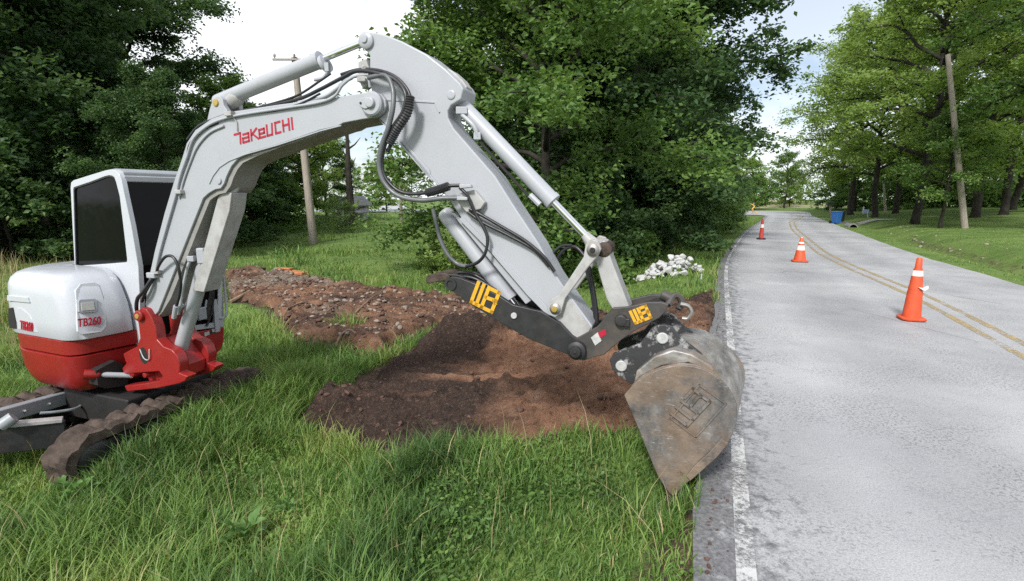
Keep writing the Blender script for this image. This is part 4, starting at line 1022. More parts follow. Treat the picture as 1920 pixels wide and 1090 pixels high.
# --- cylinders
def cylinder(name, a, b, rb, rr, fb, guard=None, mat='white'):
    """barrel from a up to fraction fb, rod on to b"""
    a, b = Vector(a), Vector(b); m = a.lerp(b, fb); L = (m-a).length
    mb = MB(); mb.stepped(a, m, [(0, rb*0.72), (0.02, rb*0.96), (0.04, rb), (0.965, rb), (0.967, rb*1.1), (0.998, rb*1.1), (1, rb*0.9)], 28)
    o = mb.build(name, M[mat], EX, smooth=30)
    mb = MB(); mb.cyl(m, b, rr, 20); mb.build('rod', M['chrome'], o)
    return o
bc = cylinder('boom_cylinder', bp(335, 668, -0.02), bp(427, 345, -0.02), 0.062, 0.034, 0.60)
mb = MB(); mb.stepped(bp(333, 690, -0.02), bp(335, 666, -0.02), [(0, 0.012), (0.4, 0.03), (1, 0.05)]); mb.build('cylinder_foot', M['white_worn'], bc)
mb = MB(); bprism(mb, [(410, 368), (424, 358), (435, 362), (431, 395), (383, 548), (362, 545)], -0.10, -0.105, -0.085); bprism(mb, [(428, 360), (435, 362), (431, 395), (383, 548), (376, 547), (424, 390)], -0.10, -0.085, 0.06)
mb.build('rod_guard', M['white_worn'], bc, bevel=0.006)
mb = MB(); mb.stepped(bp(437, 352, -0.07), bp(437, 352, 0.07), [(0, 0.04), (0.1, 0.05), (0.9, 0.05), (1, 0.04)]); mb.build('rod_eye', M['white_worn'], bc)
mb = MB(); mb.tube(spline([bp(359, 487, -0.10), bp(352, 500, -0.12), bp(342, 545, -0.12), bp(338, 575, -0.12), bp(334, 590, -0.10)]), 0.014); mb.box(bp(360, 485, -0.1), (1, 0, 0), (0, 1, 0), (0, 0, 1), 0.06, 0.06, 0.05); mb.box(bp(340, 574, -0.1), (1, 0, 0), (0, 1, 0), (0, 0, 1), 0.035, 0.05, 0.03); mb.build('pipe', M['white'], bc, bevel=0.006)
mb = MB(); mb.box(bp(378, 480, -0.09), (1, 0, 0), (0, 1, 0), (0, 0, 1), 0.07, 0.05, 0.14); mb.build('port_block', M['white'], bc, bevel=0.012)
ac = cylinder('arm_cylinder', bp(405, 193, 0), bp(688, 77, 0), 0.058, 0.024, 0.725)
mb = MB(); mb.stepped(bp(418, 200, 0), bp(450, 180, 0), [(0, 0.045), (0.3, 0.06), (0.8, 0.064), (1, 0.05)]); mb.build('cylinder_foot', M['white_worn'], ac)
mb = MB(); mb.stepped(bp(607, 122, -0.005), bp(613, 118, -0.005), [(0, 0.066), (0.9, 0.066), (1, 0.05)]); mb.tube(spline([bp(612, 125, -.06), bp(613, 135, -.065), bp(606, 146, -.065), bp(590, 150, -.06)]), 0.013); mb.box(bp(614, 127, -0.055), (1, 0, 0), (0, 1, 0), (0, 0, 1), 0.03, 0.05, 0.06); mb.build('gland', M['white'], ac)
mb = MB(); boss(mb, 688, 77, -0.05, -0.055, 0.055, 0.055); mb.build('rod_eye', M['white'], ac)
mb = MB(); bprism(mb, [(676, 118), (690, 112), (696, 128), (694, 160), (684, 168), (676, 150)], -0.1, -0.13, -0.05); mb.cyl(bp(683, 128, -0.15), bp(683, 128, -0.12), 0.02); mb.build('pipe_manifold', M['white_worn'], EX, bevel=0.006)
# --- arm
AT = 0.115
arm_pts = [(684, 66), (690, 61), (705, 61), (722, 65), (753, 77), (799, 101), (835, 129), (863, 156), (869, 167), (864, 187), (846, 198), (840, 208), (840, 220), (850, 240), (928, 330), (962, 384), (1009, 455), (1043, 517), (1072, 559), (1111, 612), (1108, 626), (1098, 650), (1086, 668), (1074, 662), (1070, 632), (1032, 588), (991, 549), (916, 461), (864, 409), (826, 353), (799, 326), (748, 262), (711, 224), (697, 180), (692, 140), (693, 105), (684, 92), (679, 80)]
am = MB(); bprism(am, arm_pts, -AT, -AT, AT); arm = am.build('arm', M['white'], EX, bevel=0.012)
am = MB(); boss(am, 688, 77, -AT, -AT-0.03, AT+0.03, 0.058); am.build('top_eye', M['white'], arm)
am = MB(); boss(am, 688, 76, -AT, -AT-0.042, -AT, 0.027); am.build('top_pin', M['white'], arm)
am = MB(); boss(am, 846, 178, -AT, -AT-0.008, -AT, 0.030, 0.004); am.build('cylinder_pin', M['white'], arm)
am = MB(); bprism(am, [(722, 185), (818, 190), (826, 210), (823, 213), (815, 194), (722, 189)], -AT, -AT-0.006, -AT); bprism(am, [(711, 224), (748, 258), (826, 348), (833, 362), (826, 352), (799, 326), (748, 264)], -AT, -AT-0.012, AT+0.012); am.build('doubler_edge', M['white'], arm, bevel=0.003)
am = MB(); bprism(am, [(742, 262), (812, 342), (806, 318), (760, 268)], -AT, -AT-0.012, -AT); am.build('gusset_edge', M['white'], arm, bevel=0.004)
am = MB(); bprism(am, [(862, 412), (868, 406), (925, 466), (1002, 548), (1040, 588), (1068, 626), (1064, 632), (1028, 592), (990, 554), (915, 466)], -AT, -AT-0.014, AT+0.014); am.build('lower_flange', M['white'], arm, bevel=0.004)
am = MB(); bprism(am, [(1036, 560), (1064, 552), (1108, 614), (1095, 645), (1072, 640), (1040, 598)], -AT, -AT-0.010, -AT); am.build('worn_tip_plate', M['white_worn'], arm, bevel=0.004)
am = MB(); bprism(am, [(868, 362), (894, 356), (914, 380), (906, 392), (880, 398), (862, 378)], -AT, -AT-0.05, -AT); am.build('hose_bracket', M['white_worn'], arm, bevel=0.006)
am = MB(); bprism(am, [(842, 130), (854, 136), (872, 152), (881, 166), (876, 174), (864, 162), (850, 146)], 0, -0.05, 0.05); am.build('worn_guard', M['white_worn'], arm, bevel=0.008)
# --- bucket cylinder, links
kc = cylinder('bucket_cylinder', bp(848, 180, 0), bp(1117, 462, 0), 0.056, 0.026, 0.715)
mb = MB(); mb.stepped(bp(1096, 440, 0), bp(1122, 470, 0), [(0, 0.03), (0.5, 0.045), (1, 0.055)]); boss(mb, 1120, 468, 0, -0.06, 0.06, 0.062); mb.build('rod_eye', M['white_worn'], kc, bevel=0.004)
mb = MB(); mb.tube(spline([bp(862, 212, -.06), bp(880, 228, -.08), bp(890, 240, -.08), bp(896, 258, -.07)]), 0.016); mb.box(bp(866, 208, -0.06), (1, 0, 0), (0, 1, 0), (0, 0, 1), 0.08, 0.05, 0.05); mb.box(bp(895, 256, -0.06), (1, 0, 0), (0, 1, 0), (0, 0, 1), 0.05, 0.05, 0.05); mb.build('port_fitting', M['white'], kc, bevel=0.01)
mb = MB(); mb.tube([bp(898, 264, -.055), bp(940, 312, -.055), bp(1002, 380, -.055)], 0.010, 6); mb.build('pipe', M['dark'], kc)
mb = MB(); mb.tube([bp(994, 366, -.06), bp(1012, 384, -.06)], 0.02, 8); mb.build('pipe_clamp', M['white'], kc)
lk = MB()
for t in (-AT-0.055, AT+0.02):
    bprism(lk, [(1098, 458), (1108, 448), (1122, 452), (1127, 468), (1120, 482), (1104, 500), (1060, 560), (1052, 588), (1041, 596), (1030, 592), (1026, 580), (1032, 562), (1048, 552), (1094, 482)], -AT-0.055, t, t+0.035)
lko = lk.build('side_link', M['white_worn'], EX, bevel=0.008)
lk = MB(); boss(lk, 1041, 579, -AT-0.055, -AT-0.075, AT+0.07, 0.038); lk.build('link_pin', M['steel'], lko)
lk = MB(); boss(lk, 1041, 579, -AT-0.055, -AT-0.084, -AT-0.05, 0.022); lk.build('pin_cap', M['brass'], lko)
lk = MB(); boss(lk, 1112, 469, -AT-0.055, -AT-0.078, AT+0.07, 0.040); lk.build('link_pin', M['steel'], lko)
lk = MB(); boss(lk, 1112, 469, -AT-0.055, -AT-0.085, -AT-0.05, 0.020); lk.build('pin_cap', M['dark'], lko)
cl = MB(); bprism(cl, [(1118, 478), (1122, 460), (1136, 448), (1146, 462), (1148, 480), (1184, 575), (1172, 590), (1156, 584), (1140, 556)], 0, -0.085, 0.085); clo = cl.build('coupler_link', M['white_worn'], EX, bevel=0.012)
cl = MB(); boss(cl, 1136, 466, 0, -0.10, 0.10, 0.05); cl.build('link_eye', M['mud'], clo)
# --- quick coupler
cp_pts = [(1066, 652), (1070, 640), (1094, 628), (1118, 614), (1132, 600), (1149, 578), (1176, 576), (1215, 567), (1240, 567), (1254, 571), (1248, 585), (1236, 597), (1193, 619), (1165, 638), (1132, 666), (1110, 671), (1094, 677), (1076, 672)]
CT = 0.155
cq = MB(); bprism(cq, cp_pts, -CT, -CT, -CT+0.035); coup = cq.build('quick_coupler', M['coupler'], EX, bevel=0.006)
cq = MB(); bprism(cq, cp_pts, -CT, CT-0.035, CT); cq.build('far_side_plate', M['coupler'], coup, bevel=0.006)
cq = MB(); bprism(cq, [(1120, 640), (1150, 600), (1230, 572), (1244, 582), (1190, 612), (1135, 655)], -CT, -CT+0.034, CT-0.034); cq.build('coupler_core', M['dark'], coup, bevel=0.006)
cq = MB(); boss(cq, 1083, 655, -CT, -CT-0.06, CT+0.05, 0.062); cq.build('pivot_boss', M['black_steel'], coup)
cq = MB(); boss(cq, 1083, 655, -CT, -CT-0.085, -CT, 0.040); cq.build('pivot_nut', M['black_steel'], coup)
cq = MB(); boss(cq, 1083, 655, -CT, -CT-0.09, -CT, 0.012); cq.build('pivot_grease_hole', M['dark'], coup)
cq = MB(); boss(cq, 1165, 600, -CT, -CT-0.04, -CT+0.02, 0.040); cq.box(bpt(1174, 603, -CT, -CT-0.02), (*be, 0), (*bn, 0), (0, 0, 1), 0.05, 0.03, 0.05); cq.build('front_pin', M['black_steel'], coup, bevel=0.004)
cq = MB(); bprism(cq, [(1108, 633), (1121, 623), (1128, 639), (1116, 648)], -CT, -CT-0.003, -CT); cq.build('white_sticker', M['silver_decal'], coup, 0, 0)
cq = MB(); bprism(cq, [(1121, 624), (1135, 617), (1137, 627), (1125, 634)], -CT, -CT-0.003, -CT); cq.build('red_sticker', M['red_text'], coup, 0, 0)
cq = MB(); cq.tube(spline([bp(1252, 572, -.05), bp(1262, 556, 0), bp(1272, 556, .02), bp(1278, 568, .02), bp(1272, 580, .0)]), 0.022); cq.cyl(bp(1240, 552, 0), bp(1256, 560, 0), 0.035); cq.build('coupler_ram', M['coupler'], coup)
cq = MB(); cq.tube(spline([bp(1276, 570, -.02), bp(1290, 574, -.02), bp(1296, 586, -.02), bp(1289, 597, -.02), bp(1279, 597, -.02)]), [0.014]*33, 10); cq.build('lifting_hook', M['steel'], coup)
WB = [[(0, 1), (0, 0), (.56, 0)], [(.28, 1), (.28, 0)], [(.56, 1), (.56, 0)], [(.72, 1), (1.1, 1), (1.1, .58), (.56, .52)], [(1.02, .55), (1.1, .46), (1.1, 0), (.56, 0)]]
def emblem(u0, v0, u1, v1, hpx, t, mat, par, w, th, name='maker_emblem'):
    A, B = V3(bp(u0, v0, t)), V3(bp(u1, v1, t)); d = (B-A); up = nrm.cross(d.normalized()); h = d.length/1.1*hpx
    mb = MB(); strokes(mb, WB, A + nrm*0.002, d/1.1, up*h, nrm, w, th)
    return mb.build(name, M[mat], par, smooth=0)
emblem(1192, 606, 1220, 595, 0.85, -CT, 'yellow', coup, 0.019, 0.003)
# --- hydraulic thumb folded under the arm
TT = 0.16
th_pts = [(834, 527), (846, 519), (862, 521), (900, 536), (932, 553), (962, 572), (1014, 584), (1050, 606), (1072, 630), (1084, 638), (1092, 650), (1086, 666), (1072, 668), (1050, 660), (991, 636), (933, 602), (886, 574), (850, 548), (836, 542)]
tm_ = MB(); bprism(tm_, th_pts, -TT, -TT, -TT+0.04); thumb = tm_.build('thumb', M['black_steel'], EX, bevel=0.006)
tm_ = MB(); bprism(tm_, th_pts, -TT, TT-0.04, TT); tm_.build('far_thumb_plate', M['black_steel'], thumb, bevel=0.006)
tm_ = MB(); bprism(tm_, [(846, 533), (900, 548), (960, 583), (1010, 603), (1060, 640), (1050, 650), (1000, 632), (930, 594), (880, 566)], -TT, -TT+0.04, TT-0.04); tm_.build('thumb_core', M['black_steel'], thumb, bevel=0.006)
tm_ = MB(); s, z = bs(845, 533, -TT)
tubeL = [(0, 0.028), (0, 0.046), (1, 0.046), (1, 0.028)]; tm_.loft([[V3(BQ(s+r*math.cos(a), z+r*math.sin(a), -TT-0.01+f*(2*TT+0.02))) for a in np.linspace(0, 2*math.pi, 24, endpoint=False)] for f, r in tubeL + [tubeL[0]]], caps=False); tm_.build('cross_tube', M['black_steel'], thumb, smooth=30)
tm_ = MB(); bprism(tm_, [(846, 520), (838, 512), (822, 511), (803, 516), (799, 527), (806, 532), (824, 528), (838, 526)], -0.1, -0.12, 0.12); tm_.build('thumb_tip', M['mud'], thumb, bevel=0.01)
tm_ = MB(); boss(tm_, 964, 592, -TT, -TT-0.012, -TT, 0.022); tm_.build('thumb_pin', M['silver_decal'], thumb)
emblem(884, 566, 922, 585, 1.0, -TT, 'yellow', thumb, 0.026, 0.003)
tc_ = cylinder('thumb_cylinder', bp(832, 396, 0.02), bp(975, 585, 0.02), 0.062, 0.03, 0.88)
mb = MB(); bprism(mb, [(846, 396), (862, 404), (1000, 562), (988, 570)], -0.06, -0.09, -0.02); mb.build('cylinder_guard', M['white'], tc_, bevel=0.008)
# --- bucket
KT = 0.33
side = [(1170, 742), (1184, 726), (1199, 711), (1220, 699), (1240, 691), (1262, 686), (1280, 685), (1300, 687), (1315, 691), (1332, 698), (1344, 706), (1358, 718), (1367, 729), (1376, 743), (1382, 760), (1383, 778), (1380, 796), (1374, 815), (1366, 830), (1344, 857), (1309, 888), (1280, 914), (1263, 932), (1254, 925), (1234, 896), (1215, 850), (1199, 810), (1184, 775)]
bk = MB(); bprism(bk, side, -KT, -KT, -KT+0.035); bucket = bk.build('bucket', M['bucket'], EX, bevel=0.007)
FS = 0.10      # the back of the bucket flares a little toward its far side
q_ = [bs(u, v, -KT) for u, v in side]
bk = MB(); bk.loop2([BQ(s+FS*.95, z+.01, KT-0.035) for s, z in q_], [BQ(s+FS, z+.01, KT) for s, z in q_]); bk.build('far_cheek', M['bucket'], bucket, bevel=0.007)
# curved shell between the cheeks, a little thicker than the plate
arc = side[1:26]
sp_ = [bs(u, v, -KT) for u, v in arc]; cen = np.mean(sp_, 0)
inn = [tuple(cen + (np.array(p)-cen)*0.93) for p in sp_]; outr = [tuple(cen + (np.array(p)-cen)*1.006) for p in sp_]
bk = MB(); L0 = outr + inn[::-1]
bk.loop2([BQ(s, z, -KT+0.02) for s, z in L0], [BQ(s+FS*.97, z+.01, KT-0.02) for s, z in L0]); bk.build('shell', M['bucket_steel'], bucket, bevel=0.004, smooth=50)
wr_ = [(1366, 830), (1344, 857), (1309, 888), (1294, 901), (1286, 892), (1300, 874), (1330, 846), (1352, 822)]
bk = MB(); bprism(bk, wr_, -KT, -KT-0.012, -KT); bk.build('wear_plate', M['bucket'], bucket, bevel=0.006)
# cutting lip with teeth at the mouth
l0, l1 = bs(1254, 926, -KT), bs(1176, 756, -KT)
tpz = bs(1263, 932, -KT)
for k in range(5):
    t = -KT + 0.04 + k*(2*KT-0.08)/4; s, z = tpz
    bk = MB(); d_ = np.array((0.05, -0.16))*0.5
    A = [BQ(s-0.05, z+0.03, t-0.03), BQ(s+0.05, z+0.05, t-0.03), BQ(s+0.05, z+0.05, t+0.03), BQ(s-0.05, z+0.03, t+0.03)]
    B = [BQ(s-0.035, z-0.07, t-0.02), BQ(s-0.015, z-0.07, t-0.02), BQ(s-0.015, z-0.07, t+0.02), BQ(s-0.035, z-0.07, t+0.02)]
    bk.loop2(A, B).build('tooth', M['mud'], bucket, bevel=0.005)
ears = [(1143, 676), (1150, 664), (1164, 658), (1199, 645), (1212, 630), (1222, 616), (1232, 610), (1246, 609), (1262, 616), (1272, 628), (1284, 640), (1300, 652), (1320, 668), (1330, 696), (1300, 690), (1262, 688), (1240, 693), (1199, 713), (1188, 724), (1160, 706), (1148, 694)]
ET = 0.20
for t, nm in ((-ET, 'bucket_ear'), (ET-0.04, 'bucket_ear')):
    bk = MB(); bprism(bk, ears, -ET, t, t+0.04); eo = bk.build(nm, M['ear'], bucket, bevel=0.006)
    if t < 0:
        for u, v in ((1242, 634), (1165, 686)):
            e2 = MB(); boss(e2, u, v, -ET, -ET-0.014, -ET, 0.036); e2.build('ear_pin', M['silver_decal'], eo)
# top plate that closes the bucket behind the ears
tpl = [(1186, 726), (1199, 711), (1240, 690), (1290, 684), (1340, 703), (1334, 690), (1296, 668), (1262, 660), (1226, 672), (1192, 700)]
q_ = [bs(u, v, -KT) for u, v in tpl]
bk = MB(); bk.loop2([BQ(s, z, -KT+0.04) for s, z in q_], [BQ(s+FS*.95, z+.01, KT-0.02) for s, z in q_]); bk.build('back_plate', M['bucket_steel'], bucket, bevel=0.012)
emblem(1288, 797, 1330, 752, 0.62, -KT, 'bucket', bucket, 0.016, 0.012, 'raised_emblem')
fr_ = MB(); A, B = V3(bp(1276, 786, -KT)), V3(bp(1318, 738, -KT)); d = B-A; up = nrm.cross(d.normalized())
strokes(fr_, [[(-.15, -.62), (1.15, -.62), (1.15, .22), (-.15, .22), (-.15, -.62)]], A+nrm*0.001, d, up*d.length, nrm, 0.009, 0.008)
fr_.build('emblem_frame', M['bucket'], bucket, smooth=0)

# --- hoses and pipes along the boom and arm
T = -0.20
hs = MB()
hose(hs, [(352, 262, -.13), (372, 238, -.13), (400, 225, -.13), (440, 212, -.13), (500, 200, -.12), (560, 186, -.12), (600, 168, -.14), (640, 147, -.16), (668, 134, -.18), (700, 136, T), (738, 148, T), (760, 175, T-.03), (756, 208, T-.04), (736, 240, T-.04), (721, 275, T-.04), (716, 310, T-.04), (726, 338, T-.04), (752, 360, T-.04), (790, 363, T-.03), (835, 350, T-.02), (862, 348, T)], 0.0135)
hose(hs, [(640, 140, -.10), (672, 131, -.12), (712, 133, -.16), (746, 148, -.18), (768, 178, -.2), (764, 212, -.21), (744, 248, -.22), (726, 285, -.22)], 0.0125)
hose(hs, [(350, 272, -.14), (374, 243, -.14), (402, 228, -.14), (446, 214, -.14), (510, 209, -.15), (560, 196, -.15), (600, 176, -.15)], 0.008)
hose(hs, [(350, 300, -.15), (356, 270, -.15), (378, 246, -.15), (410, 231, -.15)], 0.008)
hose(hs, [(620, 138, -.06), (600, 152, -.08), (560, 178, -.1), (520, 192, -.12), (470, 205, -.13)], 0.009)
hs.build('boom_hose', M['rubber'], EX, smooth=60)
hs = MB(); hose(hs, [(690, 146, T), (722, 142, T), (736, 165, T-.02), (737, 200, T-.05), (728, 240, T-.06), (714, 280, T-.06), (711, 315, T-.06), (722, 345, T-.06), (748, 368, T-.06), (790, 376, T-.05), (830, 372, T-.03), (862, 372, T)], 0.017)
hs.build('return_hose', M['grey_hose'], EX, smooth=60)
for A in ([(770, 180, T-.03), (764, 212, T-.04), (744, 244, T-.045), (730, 270, T-.045)], [(800, 362, T-.03), (822, 356, T-.025), (842, 349, T-.02)]):
    sp = MB(); pts = spline([bp(*a) for a in A], 14); rr = [0.027 + (0.005 if i % 2 else -0.001) for i in range(len(pts))]; sp.tube(pts, rr, 10)
    sp.build('spiral_guard', M['rubber'], EX, smooth=20)
pp = MB()
hose(pp, [(330, 365, -.165), (338, 330, -.165), (350, 296, -.165), (362, 262, -.165), (384, 240, -.165), (410, 226, -.165), (450, 216, -.165), (540, 202, -.165), (600, 192, -.165), (628, 180, -.165), (642, 160, -.17), (664, 144, -.18), (692, 140, -.19)], 0.0105)
hose(pp, [(292, 505, -.165), (300, 470, -.165), (314, 420, -.165), (330, 365, -.165)], 0.0105)
hose(pp, [(420, 220, -.12), (500, 206, -.12), (580, 193, -.12), (620, 178, -.13), (640, 158, -.14), (660, 147, -.15)], 0.0105)
hose(pp, [(284, 512, -.13), (292, 478, -.13), (300, 445, -.13), (316, 390, -.13), (336, 325, -.13), (344, 300, -.13)], 0.009)
hose(pp, [(336, 372, -.158), (344, 340, -.158), (357, 304, -.158), (370, 275, -.158), (392, 250, -.158), (420, 236, -.158)], 0.009)
hose(pp, [(560, 192, -.13), (606, 182, -.14), (632, 166, -.15), (650, 150, -.16), (672, 143, -.18), (690, 148, -.18), (694, 164, -.17)], 0.011)
hose(pp, [(640, 150, -.10), (664, 136, -.12), (690, 132, -.13), (720, 136, -.15)], 0.011)
pp.build('boom_pipe', M['white'], EX, smooth=60)
for u, v in ((338, 360), (432, 214), (296, 510), (681, 150)):
    ck = MB(); ck.box(bpt(u, v, -.165, -.165), (*be, 0), (*bn, 0), (0, 0, 1), 0.07, 0.06, 0.035)
    if u == 432: ck.tube([bp(434, 214, -.16), bp(444, 230, -.157), bp(445, 246, -.157)], 0.007, 6)
    ck.build('pipe_clamp', M['white_worn'], EX, bevel=0.006)
hs = MB()
hose(hs, [(292, 520, -.16), (297, 500, -.2), (310, 482, -.22), (324, 482, -.22), (334, 500, -.22), (339, 530, -.2), (336, 556, -.18), (328, 582, -.16)], 0.013)
hose(hs, [(290, 512, -.16), (280, 530, -.2), (268, 548, -.22), (258, 560, -.22), (256, 580, -.2), (262, 592, -.1)], 0.016)
hose(hs, [(300, 500, -.12), (288, 522, -.16), (274, 546, -.18), (266, 566, -.16)], 0.013)
hs.build('foot_hose', M['rubber'], EX, smooth=60)
hs = MB(); hs.tube([bp(330, 574, -.17), bp(326, 596, -.15)], [0.022, 0.02], 10); hs.build('hose_fitting', M['white'], EX)
hs = MB(); hs.box(bpt(288, 516, -.165, -.165), (*be, 0), (*bn, 0), (0, 0, 1), 0.10, 0.07, 0.05); hs.build('hose_fitting', M['white'], EX, bevel=0.008)
hs = MB()
hose(hs, [(880, 392, -.17), (900, 402, -.17), (940, 425, -.16), (985, 452, -.15), (1020, 482, -.15), (1040, 510, -.14)], 0.012)
hose(hs, [(878, 398, -.16), (906, 418, -.16), (950, 440, -.15), (1000, 468, -.14), (1030, 500, -.13)], 0.012)
hose(hs, [(862, 352, T), (876, 366, T), (884, 384, -.19), (892, 402, -.18), (906, 425, -.18), (914, 448, -.18), (910, 474, -.18), (896, 492, -.16), (874, 500, -.12)], 0.012)
hose(hs, [(1040, 510, .13), (1046, 484, .12), (1062, 466, .1), (1080, 464, .08), (1096, 480, .06)], 0.012)
hose(hs, [(1034, 500, .11), (1036, 478, .1), (1052, 462, .1), (1072, 460, .08)], 0.010)
hose(hs, [(1104, 500, .0), (1112, 540, 0.0), (1118, 580, 0), (1120, 606, 0)], 0.014)
hose(hs, [(1098, 500, .03), (1108, 540, 0.03), (1114, 580, 0.03), (1117, 606, 0.03)], 0.012)
hs.build('arm_hose', M['rubber'], EX, smooth=60)
hs = MB()
hose(hs, [(812, 392, .0), (818, 420, .0), (826, 450, .0), (840, 478, .0), (860, 496, .0), (884, 500, -.03)], 0.016)
hs.build('thumb_hose', M['grey_hose'], EX, smooth=60)
hs = MB()
hose(hs, [(846, 520, -.05), (880, 520, -.05), (905, 530, -.05), (930, 545, -.05)], 0.013); hose(hs, [(838, 514, .04), (880, 512, .04), (920, 534, .02)], 0.013); hose(hs, [(842, 516, -.1), (862, 518, -.1), (880, 530, -.12)], 0.009)
hs.build('thumb_hose', M['rubber'], EX, smooth=60)
hs = MB(); bprism(hs, [(862, 346), (884, 346), (886, 352), (864, 354)], T, T-0.02, T+0.02); hs.build('hose_fitting', M['white'], EX, bevel=0.006)
hs = MB(); bprism(hs, [(858, 368), (878, 370), (878, 376), (858, 376)], T, T-0.02, T+0.02); hs.build('hose_fitting', M['white'], EX, bevel=0.006)

# ------------------------------------------------------------------ traffic cones
M['cone'] = simple('orange_cone', (0.58, 0.075, 0.022), 0.5, var=0.15, scale=9, dirt=(0.24, 0.10, 0.06), dirt_amt=0.55)
M['cone_red'] = simple('faded_red_cone', (0.42, 0.045, 0.035), 0.55, var=0.12, scale=9)
M['cone_white'] = simple('cone_collar', (0.74, 0.70, 0.64), 0.45, var=0.1, scale=12, dirt=(0.5, 0.2, 0.1), dirt_amt=0.3)
def cone(P, label, base_w, prof, bands, mat, base_mat, h, square=True):
    e = empty('traffic_cone', P, label, 'traffic cone', None, 0.0)
    x, y, z = P
    mb = MB(); c = base_w/2
    if square:
        for k, (w, zz) in enumerate(((c, 0.0),)):
            pts = []
            for a in range(32):
                t = 2*math.pi*a/32; q = 1/max(abs(math.cos(t+0.3)), abs(math.sin(t+0.3))); q = min(q, 1.22); pts.append((math.cos(t)*q*c*0.88, math.sin(t)*q*c*0.88))
            mb.loft([[(x+a*f, y+b*f, z+zz_) for a, b in pts] for f, zz_ in ((0.96, 0.012), (1, 0.022), (1, 0.04), (0.9, 0.052))])
    mb.build('base', M[base_mat], e, smooth=40)
    mb = MB(); mb.stepped((x, y, z+0.045), (x, y, z+h), prof, 32); mb.build('body', M[mat], e, smooth=40)
    for z0, z1, m in bands:
        mb = MB(); n = 32; r = lambda t: np.interp(t, [p[0] for p in prof], [p[1] for p in prof])+0.003
        H_ = h-0.045; f0, f1 = z0, z1
        mb.loft([[(x+rr*math.cos(2*math.pi*k/n), y+rr*math.sin(2*math.pi*k/n), z+0.045+f*H_) for k in range(n)] for f, rr in ((f0, r(f0)-0.002), (f0+0.002, r(f0)), (f1-0.002, r(f1)), (f1, r(f1)-0.002))])
        mb.build('reflective_collar', M[m], e, smooth=40)
    return e
P1 = pg(1708, 600, 0.0)
cone(P1, 'tall narrow orange cone with worn collars nearest the camera', 0.36, [(0, 0.118), (0.45, 0.092), (0.452, 0.087), (0.70, 0.070), (0.702, 0.062), (0.82, 0.055), (0.822, 0.045), (0.985, 0.037), (1, 0.028)],
     [(0.47, 0.54, 'cone'), (0.70, 0.79, 'cone_white')], 'cone', 'cone', 0.93)
sk = MB(); Pk = V3(P1)+V3((0.03, -0.105, 0.50)); sk.loop2([Pk+V3((-.07, 0, .01)), Pk+V3((.0, -.03, -.035)), Pk+V3((.075, 0, -.01)), Pk+V3((.07, 0, .03)), Pk+V3((0, -.01, .0))], [Pk+V3((-.07, .02, .01)), Pk+V3((0, -.01, -.035)), Pk+V3((.075, .02, -.01)), Pk+V3((.07, .02, .03)), Pk+V3((0, .01, .0))])
o = [q for q in COL.objects if q.name == 'traffic_cone'][0]; sk.build('peeling_collar', M['cone_white'], o)
P2 = pg(1499, 491, 0.0)
cone(P2, 'bright orange cone with two white collars and pointed tip in mid lane', 0.46, [(0, 0.16), (0.55, 0.092), (0.92, 0.042), (1, 0.016)], [(0.44, 0.64, 'cone_white'), (0.72, 0.985, 'cone_white')], 'cone', 'cone', 0.70)
P3 = pg(1427, 449, 0.0)
cone(P3, 'thin faded red tube cone on a black base, farthest along the lane', 0.40, [(0, 0.10), (0.5, 0.075), (0.95, 0.05), (1, 0.03)], [(0.55, 0.72, 'cone_white'), (0.9, 0.99, 'cone')], 'cone_red', 'dark', 0.88)
# taped stake at the bend
P = on_land(1411, 402, 0.0); st = empty('marker_stake', P, 'wooden stake wrapped in yellow tape at the road bend', 'stake')
mb = MB(); seg_box(mb, P, V3(P)+V3((0.05, 0, 1.25)), 0.09, 0.06); mb.build('post', M['pole'], st, bevel=0.006)
M['tape'] = simple('yellow_tape', (0.62, 0.36, 0.07), 0.5, var=0.25, scale=3)
mb = MB(); mb.tube(spline([V3(P)+V3(a) for a in ((-.35, 0, 1.15), (-.05, -.06, 1.0), (.12, -.07, .8), (-.12, -.08, .55), (.1, -.08, .3), (.45, -.05, .12))]), [0.055]*41, 6); mb.build('tape', M['tape'], st)

# ------------------------------------------------------------------ utility poles
def upole(P, top, r, label, arm=False):
    e = empty('utility_pole', P, label, 'utility pole')
    mb = MB(); b = V3(P); t = V3(top); mb.tube([b - V3((0, 0, .3)), b, b.lerp(t, .5), t], [r*1.1, r*1.05, r*.9, r*.72], 14); mb.build('pole', M['pole'], e)
    if arm:
        a = b.lerp(t, 0.985); d = V3((1.0, 0.25, 0.06)).normalized()
        mb = MB(); mb.box(a - V3((0, .16, 0)), d, d.cross(V3((0, 0, 1))), V3((0, 0, 1)), 1.75, 0.09, 0.085); c = mb.build('crossarm', M['pole'], e, bevel=0.01)
        for k in (-0.78, 0.05, 0.78):
            q = a - V3((0, .16, -.05)) + d*k; mb = MB(); mb.stepped(q, q + V3((0, 0, .2)), [(0, .03), (.3, .03), (.32, .06), (.5, .045), (.55, .06), (.9, .05), (1, .02)], 12); mb.build('insulator', M['steel'], c)
    return e
P = on_land(588, 457); upole(P, pY(552, 108, P[1]-0.3), 0.19, 'weathered wooden utility pole with a crossarm standing in the meadow behind the boom', True)
P = on_land(1809, 428, .2); upole(P, pY(1777, 102, P[1]), 0.15, 'bare slender wooden utility pole on the lawn right of the road')
P = on_land(1660, 398, .4); upole(P, pY(1657, 345, P[1]), 0.12, 'short thin pole among the trees behind the blue bin')

